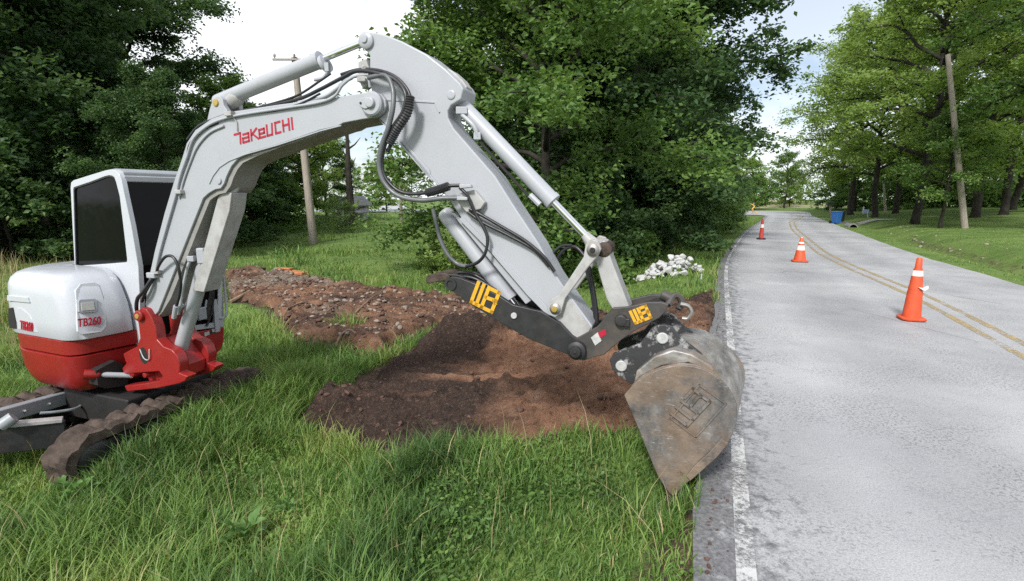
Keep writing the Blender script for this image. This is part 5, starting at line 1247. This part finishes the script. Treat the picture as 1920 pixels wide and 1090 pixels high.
# dead trunks in the meadow gap
def snag(pts, r0, label, mat='bark'):
    e = empty('dead_trunk', pts[0], label, 'dead tree'); mb = MB()
    Q = spline(pts, 5); n = len(Q); mb.tube(Q, [r0*(1-0.75*i/n) for i in range(n)], 9)
    rs = random.Random(len(label))
    for i in range(5):
        f = 0.5+0.09*i; b = Q[int(f*(n-1))]; d = V3((rs.uniform(-1, 1), rs.uniform(-.5, .5), rs.uniform(.3, .9)))
        mb.tube([b, b+d*0.5, b+d*0.9+V3((0, 0, .2))], [r0*.28, r0*.16, r0*.05], 5)
    mb.build('trunk', M[mat], e); return e
P = on_land(659, 424); Y_ = P[1]
snag([P, pY(657, 380, Y_), pY(654, 330, Y_), pY(652, 280, Y_), pY(650, 236, Y_)], 0.30, 'tall bare dark trunk standing in front of the grey shed')
P = on_land(651, 424); snag([P, pY(649, 395, Y_), pY(645, 372, Y_)], 0.22, 'short dark trunk close beside the tall bare trunk')
P = on_land(753, 414); snag([P, pY(752, 395, P[1]), pY(751, 372, P[1]), pY(749, 345, P[1])], 0.16, 'thin pale dead trunk at the right of the meadow gap', 'bark_pale')

# grey shed, house-like, behind the trunks
M['shed'] = simple('grey_boards', (0.42, 0.41, 0.42), 0.8, var=0.15, scale=2, dirt=(0.25, 0.22, 0.2), dirt_amt=0.3)
M['shed_roof'] = simple('shed_roof', (0.20, 0.19, 0.19), 0.7, var=0.2)
P = on_land(650, 420); Ys = P[1]+2.2
e = empty('shed', (pY(655, 420, Ys)[0], Ys, P[2]), 'pale grey board shed at the far end of the meadow', 'shed')
x0, x1 = pY(634, 420, Ys)[0], pY(666, 420, Ys)[0]; zt, zb = pY(650, 372, Ys)[2], P[2]-.1
mb = MB(); mb.loop2([(x0, Ys, zb), (x1, Ys, zb), (x1, Ys, zt-.5), ((x0+x1)/2+.2, Ys, zt+.1), (x0, Ys, zt-.2)], [(x0, Ys+4, zb), (x1, Ys+4, zb), (x1, Ys+4, zt-.5), ((x0+x1)/2+.2, Ys+4, zt+.1), (x0, Ys+4, zt-.2)]); mb.build('wall', M['shed'], e)
xm = (x0+x1)/2+.2
mb = MB(); mb.loop2([(x1+.25, Ys-.2, zt-.62), (xm, Ys-.2, zt+.12), (xm, Ys-.2, zt+.2), (x1+.25, Ys-.2, zt-.54)], [(x1+.25, Ys+4.2, zt-.62), (xm, Ys+4.2, zt+.12), (xm, Ys+4.2, zt+.2), (x1+.25, Ys+4.2, zt-.54)]); mb.loop2([(x0-.2, Ys-.2, zt-.26), (xm, Ys-.2, zt+.12), (xm, Ys-.2, zt+.2), (x0-.2, Ys-.2, zt-.18)], [(x0-.2, Ys+4.2, zt-.26), (xm, Ys+4.2, zt+.12), (xm, Ys+4.2, zt+.2), (x0-.2, Ys+4.2, zt-.18)]); mb.build('roof', M['shed_roof'], e)
xa, xb = pY(664, 420, Ys)[0], pY(673, 420, Ys)[0]; zl = pY(650, 398, Ys)[2]
mb = MB(); 
for k in range(4): seg_box(mb, (xa+(xb-xa)*k/3, Ys-.5, zb), (xa+(xb-xa)*k/3, Ys-.5, zl), .16, .1)
mb.build('porch_post', M['shed'], e)
mb = MB(); mb.loop2([(xa-.1, Ys-.8, zl), (xb+.3, Ys-.8, zl-.1), (xb+.3, Ys+2.5, zl-.1), (xa-.1, Ys+2.5, zl+.5)], [(xa-.1, Ys-.8, zl+.09), (xb+.3, Ys-.8, zl-.01), (xb+.3, Ys+2.5, zl-.01), (xa-.1, Ys+2.5, zl+.59)]); mb.build('porch_roof', M['shed_roof'], e)
# parked pale car, mostly hidden by the meadow's rise
P = pY(737, 412, 74.0); P[2] = hg(P[0], P[1])-.25; e = empty('parked_car', P, 'small white car parked far across the meadow', 'car')
x, y, z = P; mb = MB(); prof = [(-1.7, .35), (-1.72, .7), (-1.5, .85), (-0.9, .9), (-0.4, 1.32), (0.7, 1.32), (1.3, .92), (1.85, .8), (1.9, .4)]
mb.loop2([(x+a, y-.8, z+b) for a, b in prof], [(x+a, y+.8, z+b) for a, b in prof]); mb.build('body', M['hood_white'], e, bevel=0.08)
mb = MB(); mb.loop2([(x+a, y-.81, z+b) for a, b in ((-.75, .93), (-.36, 1.25), (.62, 1.25), (1.05, .95))], [(x+a, y-.7, z+b) for a, b in ((-.75, .93), (-.36, 1.25), (.62, 1.25), (1.05, .95))]); mb.build('side_window', M['glass'], e)
for a in (-1.1, 1.2):
    mb = MB(); mb.cyl((x+a, y-.83, z+.3), (x+a, y-.6, z+.3), .3); mb.build('wheel', M['rubber'], e)

# ------------------------------------------------------------------ bins, mailbox, signs at the driveway
M['blue'] = simple('blue_plastic', (0.022, 0.11, 0.34), 0.4, var=0.1)
def bin_(P, mat, label, w, h, rz=0.3):
    e = empty('wheelie_bin', P, label, 'wheelie bin'); x, y, z = P; c, s = math.cos(rz), math.sin(rz)
    def R(a, b, zz): return (x+a*c-b*s, y+a*s+b*c, z+zz)
    mb = MB(); L = []
    for f, zz in ((0.74, 0.06), (0.80, 0.12), (0.97, h*0.9), (1.0, h*0.93)):
        k = w/2*f; L.append([R(a*k, b*k*1.15, zz) for a, b in ((-1, -.85), (-.85, -1), (.85, -1), (1, -.85), (1, .85), (.85, 1), (-.85, 1), (-1, .85))])
    mb.loft(L); mb.build('body', M[mat], e, bevel=0.01)
    mb = MB(); L = []
    for f, zz in ((1.06, h*0.93), (1.08, h*0.96), (0.9, h*1.0)):
        k = w/2*f; L.append([R(a*k, b*k*1.15, zz) for a, b in ((-1, -.85), (-.85, -1), (.85, -1), (1, -.85), (1, .85), (.85, 1), (-.85, 1), (-1, .85))])
    mb.loft(L); mb.build('lid', M[mat], e, bevel=0.01)
    for a in (-1, 1):
        mb = MB(); mb.cyl(R(a*w*.46, w*.5, .11), R(a*w*.36, w*.5, .11), .11); mb.build('wheel', M['dark'], e)
    return e
P = on_land(1567, 420, .05); bin_(P, 'blue', 'blue wheelie bin at the mouth of the driveway', 0.50, 0.86, 0.3)
P = on_land(1574, 417.5, .05); bin_(P, 'black_steel', 'dark wheelie bin just behind the blue one', 0.48, 0.84, 0.3)
P = on_land(1556, 408, .05); e = empty('mailbox', P, 'dark rounded mailbox on a leaning post behind the bins', 'mailbox')
T_ = V3(P)+V3((-.1, 0, 1.1)); mb = MB(); seg_box(mb, V3(P)+V3((.1, 0, 0)), T_, .11, .11); mb.build('post', M['pole'], e)
mb = MB(); arcp = [(-.16, 0), (.16, 0)] + [(.16*math.cos(a), .14+.16*math.sin(a)) for a in np.linspace(0, math.pi, 9)]
mb.loop2([T_+V3((-.35, a, b)) for a, b in arcp], [T_+V3((.25, a, b)) for a, b in arcp]); mb.build('box', M['black_steel'], e, bevel=0.01)
P = on_land(1618, 401, .3); e = empty('marker_post', P, 'short white marker post on the lawn behind the driveway', 'marker post'); mb = MB(); mb.stepped(P, V3(P)+V3((0, 0, .72)), [(0, .07), (.9, .07), (1, .03)], 12); mb.build('post', M['hood_white'], e)
P = on_land(1627, 409, .3); e = empty('yard_sign', P, 'small blue grey sign on a leaning stake on the lawn', 'sign'); mb = MB(); seg_box(mb, P, V3(P)+V3((-.12, 0, .55)), .05, .05); mb.build('stake', M['grey_paint'], e)
mb = MB(); mb.box(V3(P)+V3((-.16, 0, .55)), V3((1, .2, 0)).normalized(), V3((-.2, 1, 0)).normalized(), V3((0, 0, 1)), .46, .03, .3); M['sign'] = simple('sign_face', (0.13, 0.19, 0.30), .5); mb.build('board', M['sign'], e, bevel=0.005)
# culvert pipe under the driveway
P = on_land(1600, 427, -.3); e = empty('culvert_pipe', P, 'dark culvert pipe opening in the ditch under the driveway', 'culvert')
mb = MB(); dd = V3((0.33, 0.94, 0)); P = V3(P)+V3((0, 0, -.02))
mb.loft([[P + dd*f + (dd.cross(V3((0, 0, 1)))*math.cos(a) + V3((0, 0, 1))*math.sin(a))*r for a in np.linspace(0, 2*math.pi, 20, endpoint=False)] for f, r in ((0, .2), (0, .26), (1.2, .26), (1.2, .2), (0, .2))], False); mb.build('pipe', M['steel'], e)
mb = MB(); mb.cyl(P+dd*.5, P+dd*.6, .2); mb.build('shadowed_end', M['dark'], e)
# small white stake by the verge
P = on_land(1314, 524, -.05); e = empty('survey_stake', P, 'little white survey stake in the verge right of the stone heap', 'stake'); mb = MB(); seg_box(mb, V3(P)-V3((0, 0, .05)), V3(P)+V3((.01, 0, .13)), .035, .02); mb.build('stake', M['hood_white'], e)

# ------------------------------------------------------------------ heap of white stones
M['stone'] = simple('white_limestone', (0.47, 0.47, 0.465), 0.85, var=0.1, scale=6, bump=0.5, dirt=(0.30, 0.27, 0.22), dirt_amt=0.4)
M['rubble'] = simple('field_stone', (0.24, 0.20, 0.165), 0.9, var=0.35, scale=5, bump=0.6, dirt=(0.13, 0.075, 0.05), dirt_amt=0.6)
M['clod'] = simple('dirt_clod', (0.085, 0.046, 0.034), 0.95, var=0.5, scale=9, bump=0.9, dirt=(0.19, 0.10, 0.065), dirt_amt=0.5)
def rock_mesh(seed, mat, cuts=9):
    rs = random.Random(seed); bm = bmesh.new(); bmesh.ops.create_icosphere(bm, subdivisions=2, radius=1.0)
    sx, sy, sz = rs.uniform(.8, 1.25), rs.uniform(.7, 1.05), rs.uniform(.5, .8)
    for _ in range(cuts):
        d = Vector((rs.gauss(0, 1), rs.gauss(0, 1), rs.gauss(0, 1))).normalized(); k = rs.uniform(.55, .82)
        for v in bm.verts:
            q = v.co.dot(d)
            if q > k: v.co -= d*(q-k)
    for v in bm.verts: v.co = Vector((v.co.x*sx, v.co.y*sy, v.co.z*sz)) + Vector((rs.gauss(0, .02), rs.gauss(0, .02), rs.gauss(0, .02)))*(4.0 if mat == 'clod' else 1.0)
    me = bpy.data.meshes.new('stone'); bm.to_mesh(me); bm.free(); me.polygons.foreach_set('use_smooth', [mat != 'clod']*len(me.polygons)); me.set_sharp_from_angle(angle=math.radians(24)); me.materials.append(M[mat]); return me
RK = [rock_mesh(40+i, 'stone') for i in range(8)]
Pc = on_land(1268, 518, -.15); rs = random.Random(5)
spots = []
for i in range(130):
    a = rs.uniform(0, 2*math.pi); r_ = math.sqrt(rs.uniform(0, 1)); dx, dy = r_*math.cos(a)*0.78, r_*math.sin(a)*0.42
    hh = max(0, 0.45*(1-(((dx-.08)/.76)**2+(dy/.5)**2)))
    spots.append((Pc[0]+dx-.05, Pc[1]+.35+dy, rs.uniform(0.1, 1.0)*hh, rs.uniform(.06, .13)))
for i in range(14):
    spots.append((Pc[0]-rs.uniform(.75, 1.15), Pc[1]+.3+rs.uniform(-.3, .4), 0.02, rs.uniform(.04, .075)))
for i, (x, y, dz, r_) in enumerate(spots):
    o = bpy.data.objects.new('stone', RK[i % 8]); COL.objects.link(o)
    o.location = (x, y, hg(x, y)+dz+r_*.35); o.rotation_euler = (rs.uniform(-.6, .6), rs.uniform(-.6, .6), rs.uniform(0, 6.28)); o.scale = (r_,)*3
    tag(o, 'white angular limestone in the heap on the grass verge left of the road', 'stone', 'white stones heaped on the verge')
# bigger stones lying in the dug dirt, clods and gravel as loose stuff
FK = [rock_mesh(60+i, 'rubble') for i in range(6)]
stn = [(632, 578, .07), (648, 577, .09), (622, 580, .06), (660, 572, .06), (668, 562, .05), (610, 565, .06), (640, 563, .05), (655, 556, .05), (535, 560, .05), (552, 548, .06), (520, 530, .07), (470, 540, .08), (455, 530, .06), (440, 552, .06), (690, 585, .05), (722, 560, .05), (845, 572, .07), (858, 580, .06), (838, 592, .07), (872, 590, .06), (880, 598, .07), (862, 600, .05), (850, 605, .06), (826, 560, .05), (760, 615, .05), (752, 628, .06), (540, 580, .06), (526, 592, .05), (905, 600, .06)]
ZS = surf(*np.array([on_land(u, v)[:2] for u, v, _ in stn]).T)
for i, (u, v, r_) in enumerate(stn):
    P = on_land(u, v); o = bpy.data.objects.new('stone', FK[i % 6]); COL.objects.link(o); z = ZS[i]
    o.location = (P[0], P[1], z+r_*.25); o.rotation_euler = (rs.uniform(-.4, .4), rs.uniform(-.4, .4), rs.uniform(0, 6.28)); o.scale = (r_,)*3
    tag(o, 'brownish field stone lying in the dug up soil behind the grass strip', 'stone', 'field stones in the dug soil')
def scatter_rocks(name, P, sizes, base, seed, mat):
    rr = np.random.RandomState(seed); bv = [np.array([v.co for v in m.vertices]) for m in base]; bf = [np.array([p.vertices[:] for p in m.polygons]) for m in base]
    V, F = [], []; o = 0
    for i, (p, s) in enumerate(zip(P, sizes)):
        k = rr.randint(len(base)); a = rr.uniform(0, 6.28); c, q = math.cos(a), math.sin(a); v = bv[k]*s*rr.uniform(.7, 1.3, 3)
        v = np.stack([v[:, 0]*c-v[:, 1]*q, v[:, 0]*q+v[:, 1]*c, v[:, 2]], 1)+p; V.append(v); F.append(bf[k]+o); o += len(v)
    F = np.concatenate(F); return tag(np_obj(name, np_mesh(name, np.concatenate(V), F.ravel(), np.arange(len(F))*3, M[mat])), kind='stuff')
rr = np.random.RandomState(3)
def in_poly_pts(P, n, marg):
    x0, y0 = P.min(0); x1, y1 = P.max(0); X = rr.uniform(x0, x1, n); Y = rr.uniform(y0, y1, n); m = polyd(X, Y, P) > marg; return X[m], Y[m]
lowp = [rock_mesh(80+i, 'clod', 6) for i in range(5)]
X, Y = in_poly_pts(DA, 26000, 0.02)
dd_ = polyd(X, Y, DA); w = np.exp(-(dd_/0.35)**2) + 0.7*gauss(X, Y, moundP[0], moundP[1], 0.9, 0.45, -.25) + 0.5*gauss(X, Y, mound2[0]+.6, mound2[1]+.05, 1.1, .22) + .02
m = rr.uniform(0, 1, len(X)) < w*0.32; X, Y = X[m], Y[m]; sz = 0.005 + 0.036*rr.uniform(0, 1, len(X))**5.5
scatter_rocks('rubble', np.stack([X, Y, surf(X, Y)+sz*.2], 1), sz, lowp, 1, 'clod')
X, Y = in_poly_pts(DB, 6000, 0.02); sz = 0.014 + 0.055*rr.uniform(0, 1, len(X))**3.5; gm = rr.uniform(0, 1, len(X)) < 0.5
scatter_rocks('rubble', np.stack([X, Y, surf(X, Y)+sz*.2], 1)[gm], sz[gm], lowp, 2, 'clod')
X, Y = X[~gm], Y[~gm]; scatter_rocks('gravel', np.stack([X, Y, surf(X, Y)+sz[~gm]*.2], 1), sz[~gm]*.8, FK, 4, 'rubble')
X = rr.uniform(10, 26, 2600); Y = rr.uniform(9, 31, 2600); sr = -sdist(X, Y, SR); m = (np.abs(sr-2.3) < rr.normal(.0, .45, 2600)+.2); X, Y = X[m], Y[m]; sz = 0.03+.09*rr.uniform(0, 1, len(X))**3
scatter_rocks('rubble', np.stack([X, Y, hgt(X, Y)+.0], 1), sz, FK, 6, 'rubble')
# crumbs of pavement and dirt beside the white line
t_r = 0.6+13*rr.uniform(0, 1, 3600)**1.6; Xe = np.interp(t_r, PL[:, 1], PL[:, 0])+rr.normal(-.04, .10, 3600); sz = 0.003+.013*rr.uniform(0, 1, 3600)**4
scatter_rocks('gravel', np.stack([Xe, t_r, np.maximum(hgt(Xe, t_r), np.where(sdist(Xe, t_r, SL) < -0.05, 0.0, -1))+sz*.3], 1), sz, FK, 8, 'clod')

# splintered orange board and sticks in the dirt
M['board'] = simple('splintered_board', (0.42, 0.16, 0.07), .8, var=.35, scale=8, bump=.4)
P = on_land(525, 512); Q = on_land(573, 517); z = .06
e = empty('broken_board', P, 'splintered orange brown board lying at the far edge of the dirt', 'board')
mb = MB(); seg_box(mb, V3(P)+V3((0, 0, z)), V3(Q)+V3((0, 0, z)), .28, .09); seg_box(mb, V3(P)+V3((-.15, .1, z+.07)), V3(P).lerp(V3(Q), .45)+V3((0, .1, z+.09)), .16, .05); mb.build('board', M['board'], e, bevel=.015)
M['root'] = simple('dead_root', (0.20, 0.14, 0.095), .9, var=.4, scale=8, bump=.5)
for pts, r_, lab in [([(612, 603), (628, 592), (640, 583), (652, 578)], .018, 'curved grey root sticking out of the dirt left of the grass tuft'),
                     ([(664, 598), (682, 588), (700, 576), (712, 566)], .022, 'dark root slanting up behind the grass tuft in the dirt'),
                     ([(628, 655), (640, 645), (655, 640), (668, 646)], .016, 'pale bent stick at the lower edge of the far dirt'),
                     ([(540, 602), (548, 590), (570, 580), (590, 577)], .020, 'dark stick lying along the far red dirt'),
                     ([(432, 569), (450, 566), (470, 562)], .045, 'grey flat plank end beside the grab rail')]:
    W_ = [on_land(u, v) for u, v in pts]; W_ = [V3((p[0], p[1], float(surf(np.array([p[0]]), np.array([p[1]]))[0])+.03+.05*math.sin(math.pi*i/(len(W_)-1)))) for i, p in enumerate(W_)]
    e = empty('stick', W_[0], lab, 'stick'); mb = MB(); Q = spline(W_, 5); mb.tube(Q, [r_*(1-.5*i/len(Q)) for i in range(len(Q))], 7); mb.build('wood', M['root'], e)

# ------------------------------------------------------------------ grass and weeds
rg = np.random.RandomState(11)
def blades(name, X, Y, Z, Hh, Wd, tint, mat, bend=0.55, segs=3):
    n = len(X); a = rg.uniform(0, 2*np.pi, n); dx, dy = np.cos(a), np.sin(a)
    fa = a + np.pi/2 + rg.normal(0, .5, n); wx, wy = np.cos(fa), np.sin(fa)
    b = bend*Hh*rg.uniform(0.2, 1.5, n)
    cols = []
    for k in range(segs):
        f = k/segs; w = Wd*(1-f*0.55)*0.5
        cx, cy, cz = X+dx*b*f*f, Y+dy*b*f*f, Z+Hh*(f-0.30*f*f*rg.uniform(.6, 1.0, n)*1.0)
        cols += [np.stack([cx-wx*w, cy-wy*w, cz], 1), np.stack([cx+wx*w, cy+wy*w, cz], 1)]
    cols.append(np.stack([X+dx*b, Y+dy*b, Z+Hh*(0.74+0.0*b)], 1))
    m = 2*segs+1; V = np.stack(cols, 1).reshape(-1, 3)
    pat = []; st = []; o = 0
    for k in range(segs-1): pat += [2*k, 2*k+1, 2*k+3, 2*k+2]; st.append(o); o += 4
    pat += [2*segs-2, 2*segs-1, 2*segs]; st.append(o); o += 3
    i = np.arange(n)[:, None]
    return np_obj(name, np_mesh(name, V, (i*m+np.array(pat)).ravel(), (i*o+np.array(st)).ravel(), M[mat], np.repeat(tint, m)))
def clumpy(n_cl, per, xr, yr, spread, keep, hfun, wid, dens=None):
    cx = rg.uniform(*xr, n_cl); cy = rg.uniform(*yr, n_cl); m = keep(cx, cy); cx, cy = cx[m], cy[m]
    k = len(cx); hc = hfun(cx, cy)*rg.uniform(.55, 1.35, k); tc = 0.43 + 1.25*(fbm(cx*1.3+7, cy*1.3, 3)-0.5) + rg.normal(0, .08, k)
    i = np.repeat(np.arange(k), per); n = len(i)
    X = cx[i]+rg.normal(0, spread, n); Y = cy[i]+rg.normal(0, spread, n); m = keep(X, Y); X, Y, i = X[m], Y[m], i[m]; n = len(X)
    H_ = hc[i]*rg.uniform(.45, 1.2, n); t = np.clip(tc[i]+rg.normal(0, .10, n), 0, .9); dry = rg.uniform(0, 1, n) < .035; t[dry] = rg.uniform(.9, 1, dry.sum())
    return X, Y, H_, wid*rg.uniform(.6, 1.4, n), t
def keep_base(X, Y):
    s = sdist(X, Y, SL); ok = s > -0.05+0.30*(fbm(X*3, Y*3, 2)-.35)
    ok &= np.abs(X/np.maximum(Y, .3)) < 2.6
    m = bare(X, Y) < 0.02+0.25*(fbm(X*4+3, Y*4, 2)-.5)
    return ok & m
def in_tracks(X, Y):
    s = (X-TA[0])*ua[0]+(Y-TA[1])*ua[1]; w = (X-TA[0])*ul[0]+(Y-TA[1])*ul[1]
    return (s > -.26) & (s < 1.9) & (((w > -.02) & (w < .34)) | ((w > 1.33) & (w < 1.70)) | ((w > .3) & (w < 1.4) & (s > .15)))
kn = lambda X, Y: keep_base(X, Y) & ~in_tracks(X, Y)
hn = lambda x, y: 0.085 + 0.23*smoothstep(.38, .66, fbm(x*1.1, y*1.1+3, 3)) + 0.16*np.exp(-((((x-TA[0])*ul[0]+(y-TA[1])*ul[1])+.3)/.35)**2)*smoothstep(3.4, 3.9, y)*(1-smoothstep(5.6, 6.2, y))
G = []
G.append(clumpy(14500, 16, (-7.6, 1.7), (0.9, 6.0), .06, kn, hn, .0085))
G.append(clumpy(6200, 11, (-12.5, 4.2), (4.6, 9.5), .09, kn, lambda x, y: 0.10+.17*smoothstep(.35, .7, fbm(x*0.7, y*0.7, 3)), .011))
G.append(clumpy(6500, 7, (-22, 9), (9, 21), .16, lambda X, Y: keep_base(X, Y), lambda x, y: 0.12+.22*smoothstep(.4, .7, fbm(x*.4, y*.4, 3)), .020))
G.append(clumpy(6500, 4, (-34, 22), (20, 48), .3, lambda X, Y: keep_base(X, Y), lambda x, y: 0.12+.25*smoothstep(.4, .7, fbm(x*.3, y*.3, 3)), .04))
# strip of tall grass between the two dug patches, and tufts along the rims
def rim(P, n, lo, hi):
    x0, y0 = P.min(0)-.5; x1, y1 = P.max(0)+.5; X = rg.uniform(x0, x1, n); Y = rg.uniform(y0, y1, n); d = polyd(X, Y, P); m = (d > lo) & (d < hi) & keep_base(X, Y) & ~in_tracks(X, Y); return X[m], Y[m]
X, Y = rim(DA, 26000, -.40, .06); n = len(X); G.append((X, Y, rg.uniform(.10, .27, n), .009*rg.uniform(.6, 1.4, n), np.clip(rg.normal(.48, .16, n), 0, .9)))
# the tall grass the near track has pushed into
n = 5200; q1 = rg.uniform(-.35, 2.4, n); q2 = -rg.uniform(.02, 1, n)**1.4*.75; X = TA[0]+ua[0]*q1+ul[0]*q2; Y = TA[1]+ua[1]*q1+ul[1]*q2
G.append((X, Y, (0.15+.20*smoothstep(-.1, .9, q1))*rg.uniform(.5, 1.35, n), .009*rg.uniform(.6, 1.4, n), np.clip(.2+.55*fbm(X*2, Y*2, 3)+rg.normal(0, .1, n), 0, .9)))
# tuft standing in the far dirt
P = on_land(640, 620); n = 260; G.append((P[0]+rg.normal(0, .14, n), P[1]+rg.normal(.1, .30, n), rg.uniform(.12, .38, n), .018*rg.uniform(.6, 1.3, n), np.clip(rg.normal(.55, .12, n), 0, .9)))
# short fringe on the right verge and lawn
def kr(X, Y):
    s = -sdist(X, Y, SR); return (s > .12) & (np.abs(s-2.4) > .4*rg.uniform(0, 1.6, len(X)))
G.append(clumpy(9000, 5, (10, 30), (8, 34), .2, kr, lambda x, y: 0.05+0*x, .02))
cat_ = [np.concatenate([g[k] for g in G]) for k in range(5)]
X, Y, H_, Wd, t = cat_
tag(blades('grass', X, Y, hgt(X, Y)-.01, H_, Wd, t, 'grass'), kind='stuff')
# low leafy ground cover under the blades
n = 90000; X = rg.uniform(-7.6, 1.8, n); Y = rg.uniform(0.9, 7.5, n); m = kn(X, Y) & (fbm(X*1.2+5, Y*1.2, 3) > .43); X, Y = X[m], Y[m]; n = len(X)
Pz = np.stack([X, Y, hgt(X, Y)+rg.uniform(.0, .09, n)], 1)
tag(np_obj('ground_cover', leaf_mesh('ground_cover', Pz, .034, .022, np.random.RandomState(5), M['grass'], np.clip(.12+.55*fbm(X*2, Y*2, 3)+rg.normal(0, .08, n), 0, .85), up=1.2, droop=.1)), kind='stuff')
# dry tall grass behind the machine and seed stalks
n = 5200; X = rg.uniform(-20, -6.2, n); Y = rg.uniform(6.5, 17, n); m = (X/Y < -.78) & (fbm(X*.5, Y*.5, 2) > .36); X, Y = X[m], Y[m]; n = len(X)
tag(blades('tall_grass', X, Y, hgt(X, Y), rg.uniform(.45, 1.05, n), .013*rg.uniform(.6, 1.4, n), rg.uniform(0, 1, n), 'straw', .35), kind='stuff')
n = 200; X = rg.uniform(-4.2, .9, n); Y = rg.uniform(2.2, 5.2, n); m = kn(X, Y); X, Y = X[m], Y[m]; n = len(X)
tag(blades('tall_grass', X, Y, hgt(X, Y), rg.uniform(.3, .6, n), .0045*rg.uniform(.7, 1.4, n), rg.uniform(0, 1, n), 'straw', .5), kind='stuff')
# undergrowth at the wood edge, tall weeds behind the stone heap
n = 26000
Xw = np.concatenate([rg.uniform(-30, -8, n), rg.uniform(-3, 3, n//2), rg.uniform(2, 24, n)]); Yw = np.concatenate([rg.uniform(17, 36, n), rg.uniform(11.5, 17, n//2), rg.uniform(15, 52, n)])
sl_ = sdist(Xw, Yw, SL); left = (Xw < -7.5) & (Yw > 20.5-0.0*Xw + 1.2*(fbm(Xw*.4, Yw*.4, 2)-.5)*4 + np.where(Xw > -16, (Xw+16)*2.7, (Xw+16)*.25)); midm = (np.abs(Xw) < 3.2) & (fbm(Xw*.9, Yw*.9, 2) > .42) & (Yw < 17) & (Yw > 14.4-Xw*.5-1.2*fbm(Xw, Yw*0, 2)); road = (Xw > 2) & (sl_ > 2.8+1.5*fbm(Xw*.5, Yw*.5, 2)) & (sl_ < 8)
m = left | midm | road; Xw, Yw = Xw[m], Yw[m]; n = len(Xw); dz = rg.uniform(0, 1, n)**1.4*(.35+.75*fbm(Xw*.6, Yw*.6, 2))
tag(np_obj('undergrowth', leaf_mesh('undergrowth', np.stack([Xw, Yw, hgt(Xw, Yw)+dz], 1), .17, .11, np.random.RandomState(9), M['leaf_mid'], np.clip(rg.normal(.5, .2, n), 0, 1))), kind='stuff')
P = on_land(1284, 424); n = 500; X = P[0]+rg.normal(0, .8, n); Y = P[1]+rg.normal(.5, .7, n)
tag(blades('tall_grass', X, Y, hgt(X, Y), rg.uniform(.6, 1.7, n), .03*rg.uniform(.6, 1.3, n), rg.uniform(0, 1, n), 'straw', .3), kind='stuff')

# broad-leaved weeds in the foreground grass
def weed(P, size, nl, seed, label, lobed=False):
    rs = random.Random(seed); e = empty('weed_plant', P, label, 'weed'); st = MB(); lf = MB(); x, y, z = P
    for k in range(nl):
        a = k*2.4 + rs.uniform(-.3, .3); f = k/nl; L = size*rs.uniform(.6, 1.1); el = .25+1.0*f
        b = V3((x, y, z+size*.25*f)); d = V3((math.cos(a)*math.cos(el), math.sin(a)*math.cos(el), math.sin(el)))
        L *= .8; p1 = b + d*L*.45; st.tube([b, p1], [.004, .003], 5)
        side = d.cross(V3((0, 0, 1))).normalized(); up = side.cross(d)
        lobes = ((0, 1.0), (.75, .72), (-.75, .72)) if lobed else ((0, 1.0),)
        for tw, q in lobes:
            dd = (d*math.cos(tw)+side*math.sin(tw)).normalized(); ss = dd.cross(up).normalized(); l = L*.62*q; w = l*(.19 if lobed else .30)
            rows = []
            for i in range(6):
                t = i/5; wi = w*math.sin(math.pi*min(1, .08+t*.92))**.8*(1.15-.5*t); c = p1 + dd*l*t + up*(.10*l*math.sin(math.pi*t)) - V3((0, 0, .28*l*t*t))
                rows.append([c - ss*wi + up*wi*.3, c, c + ss*wi + up*wi*.3])
            vs = [p for r in rows for p in r]; fs = []
            for i in range(5):
                for j in range(2): fs.append((i*3+j, i*3+j+1, i*3+j+4, i*3+j+3))
            lf.add(vs, fs)
    st.build('stem', M['weed'], e); o = lf.build('foliage', M['weed'], e, smooth=80)
    at = o.data.attributes.new('tint', 'FLOAT', 'POINT'); at.data.foreach_set('value', np.clip(np.random.RandomState(seed).normal(.45, .05, len(o.data.vertices)), 0, 1).astype(np.float32))
for i, (u, v, s, nl, lb, lab) in enumerate([
    (462, 1030, .30, 15, True, 'large lobed weed at the bottom of the picture below the dark dirt'),
    (420, 1000, .24, 12, True, 'lobed weed just left of the large one at the bottom'),
    (152, 940, .26, 16, False, 'broad leafed weed in the grass below the near track end'),
    (118, 925, .18, 12, False, 'small broad leafed weed left of the weed below the track'),
    (545, 965, .16, 11, True, 'small lobed weed right of the large lobed one'),
    (432, 805, .20, 14, False, 'round leafed weed between the track and the dirt'),
    (655, 960, .14, 12, False, 'low weed in the grass under the middle of the dirt'),
    (250, 1010, .16, 12, True, 'lobed weed in the lower left grass'),
    (560, 835, .14, 10, False, 'weed at the left tip of the dark dirt'),
    (845, 985, .14, 12, True, 'low weed in the bare spot of the foreground grass'),
]):
    P = on_land(u, v); weed((P[0], P[1], P[2]-.01), s, nl, 100+i, lab, lb)
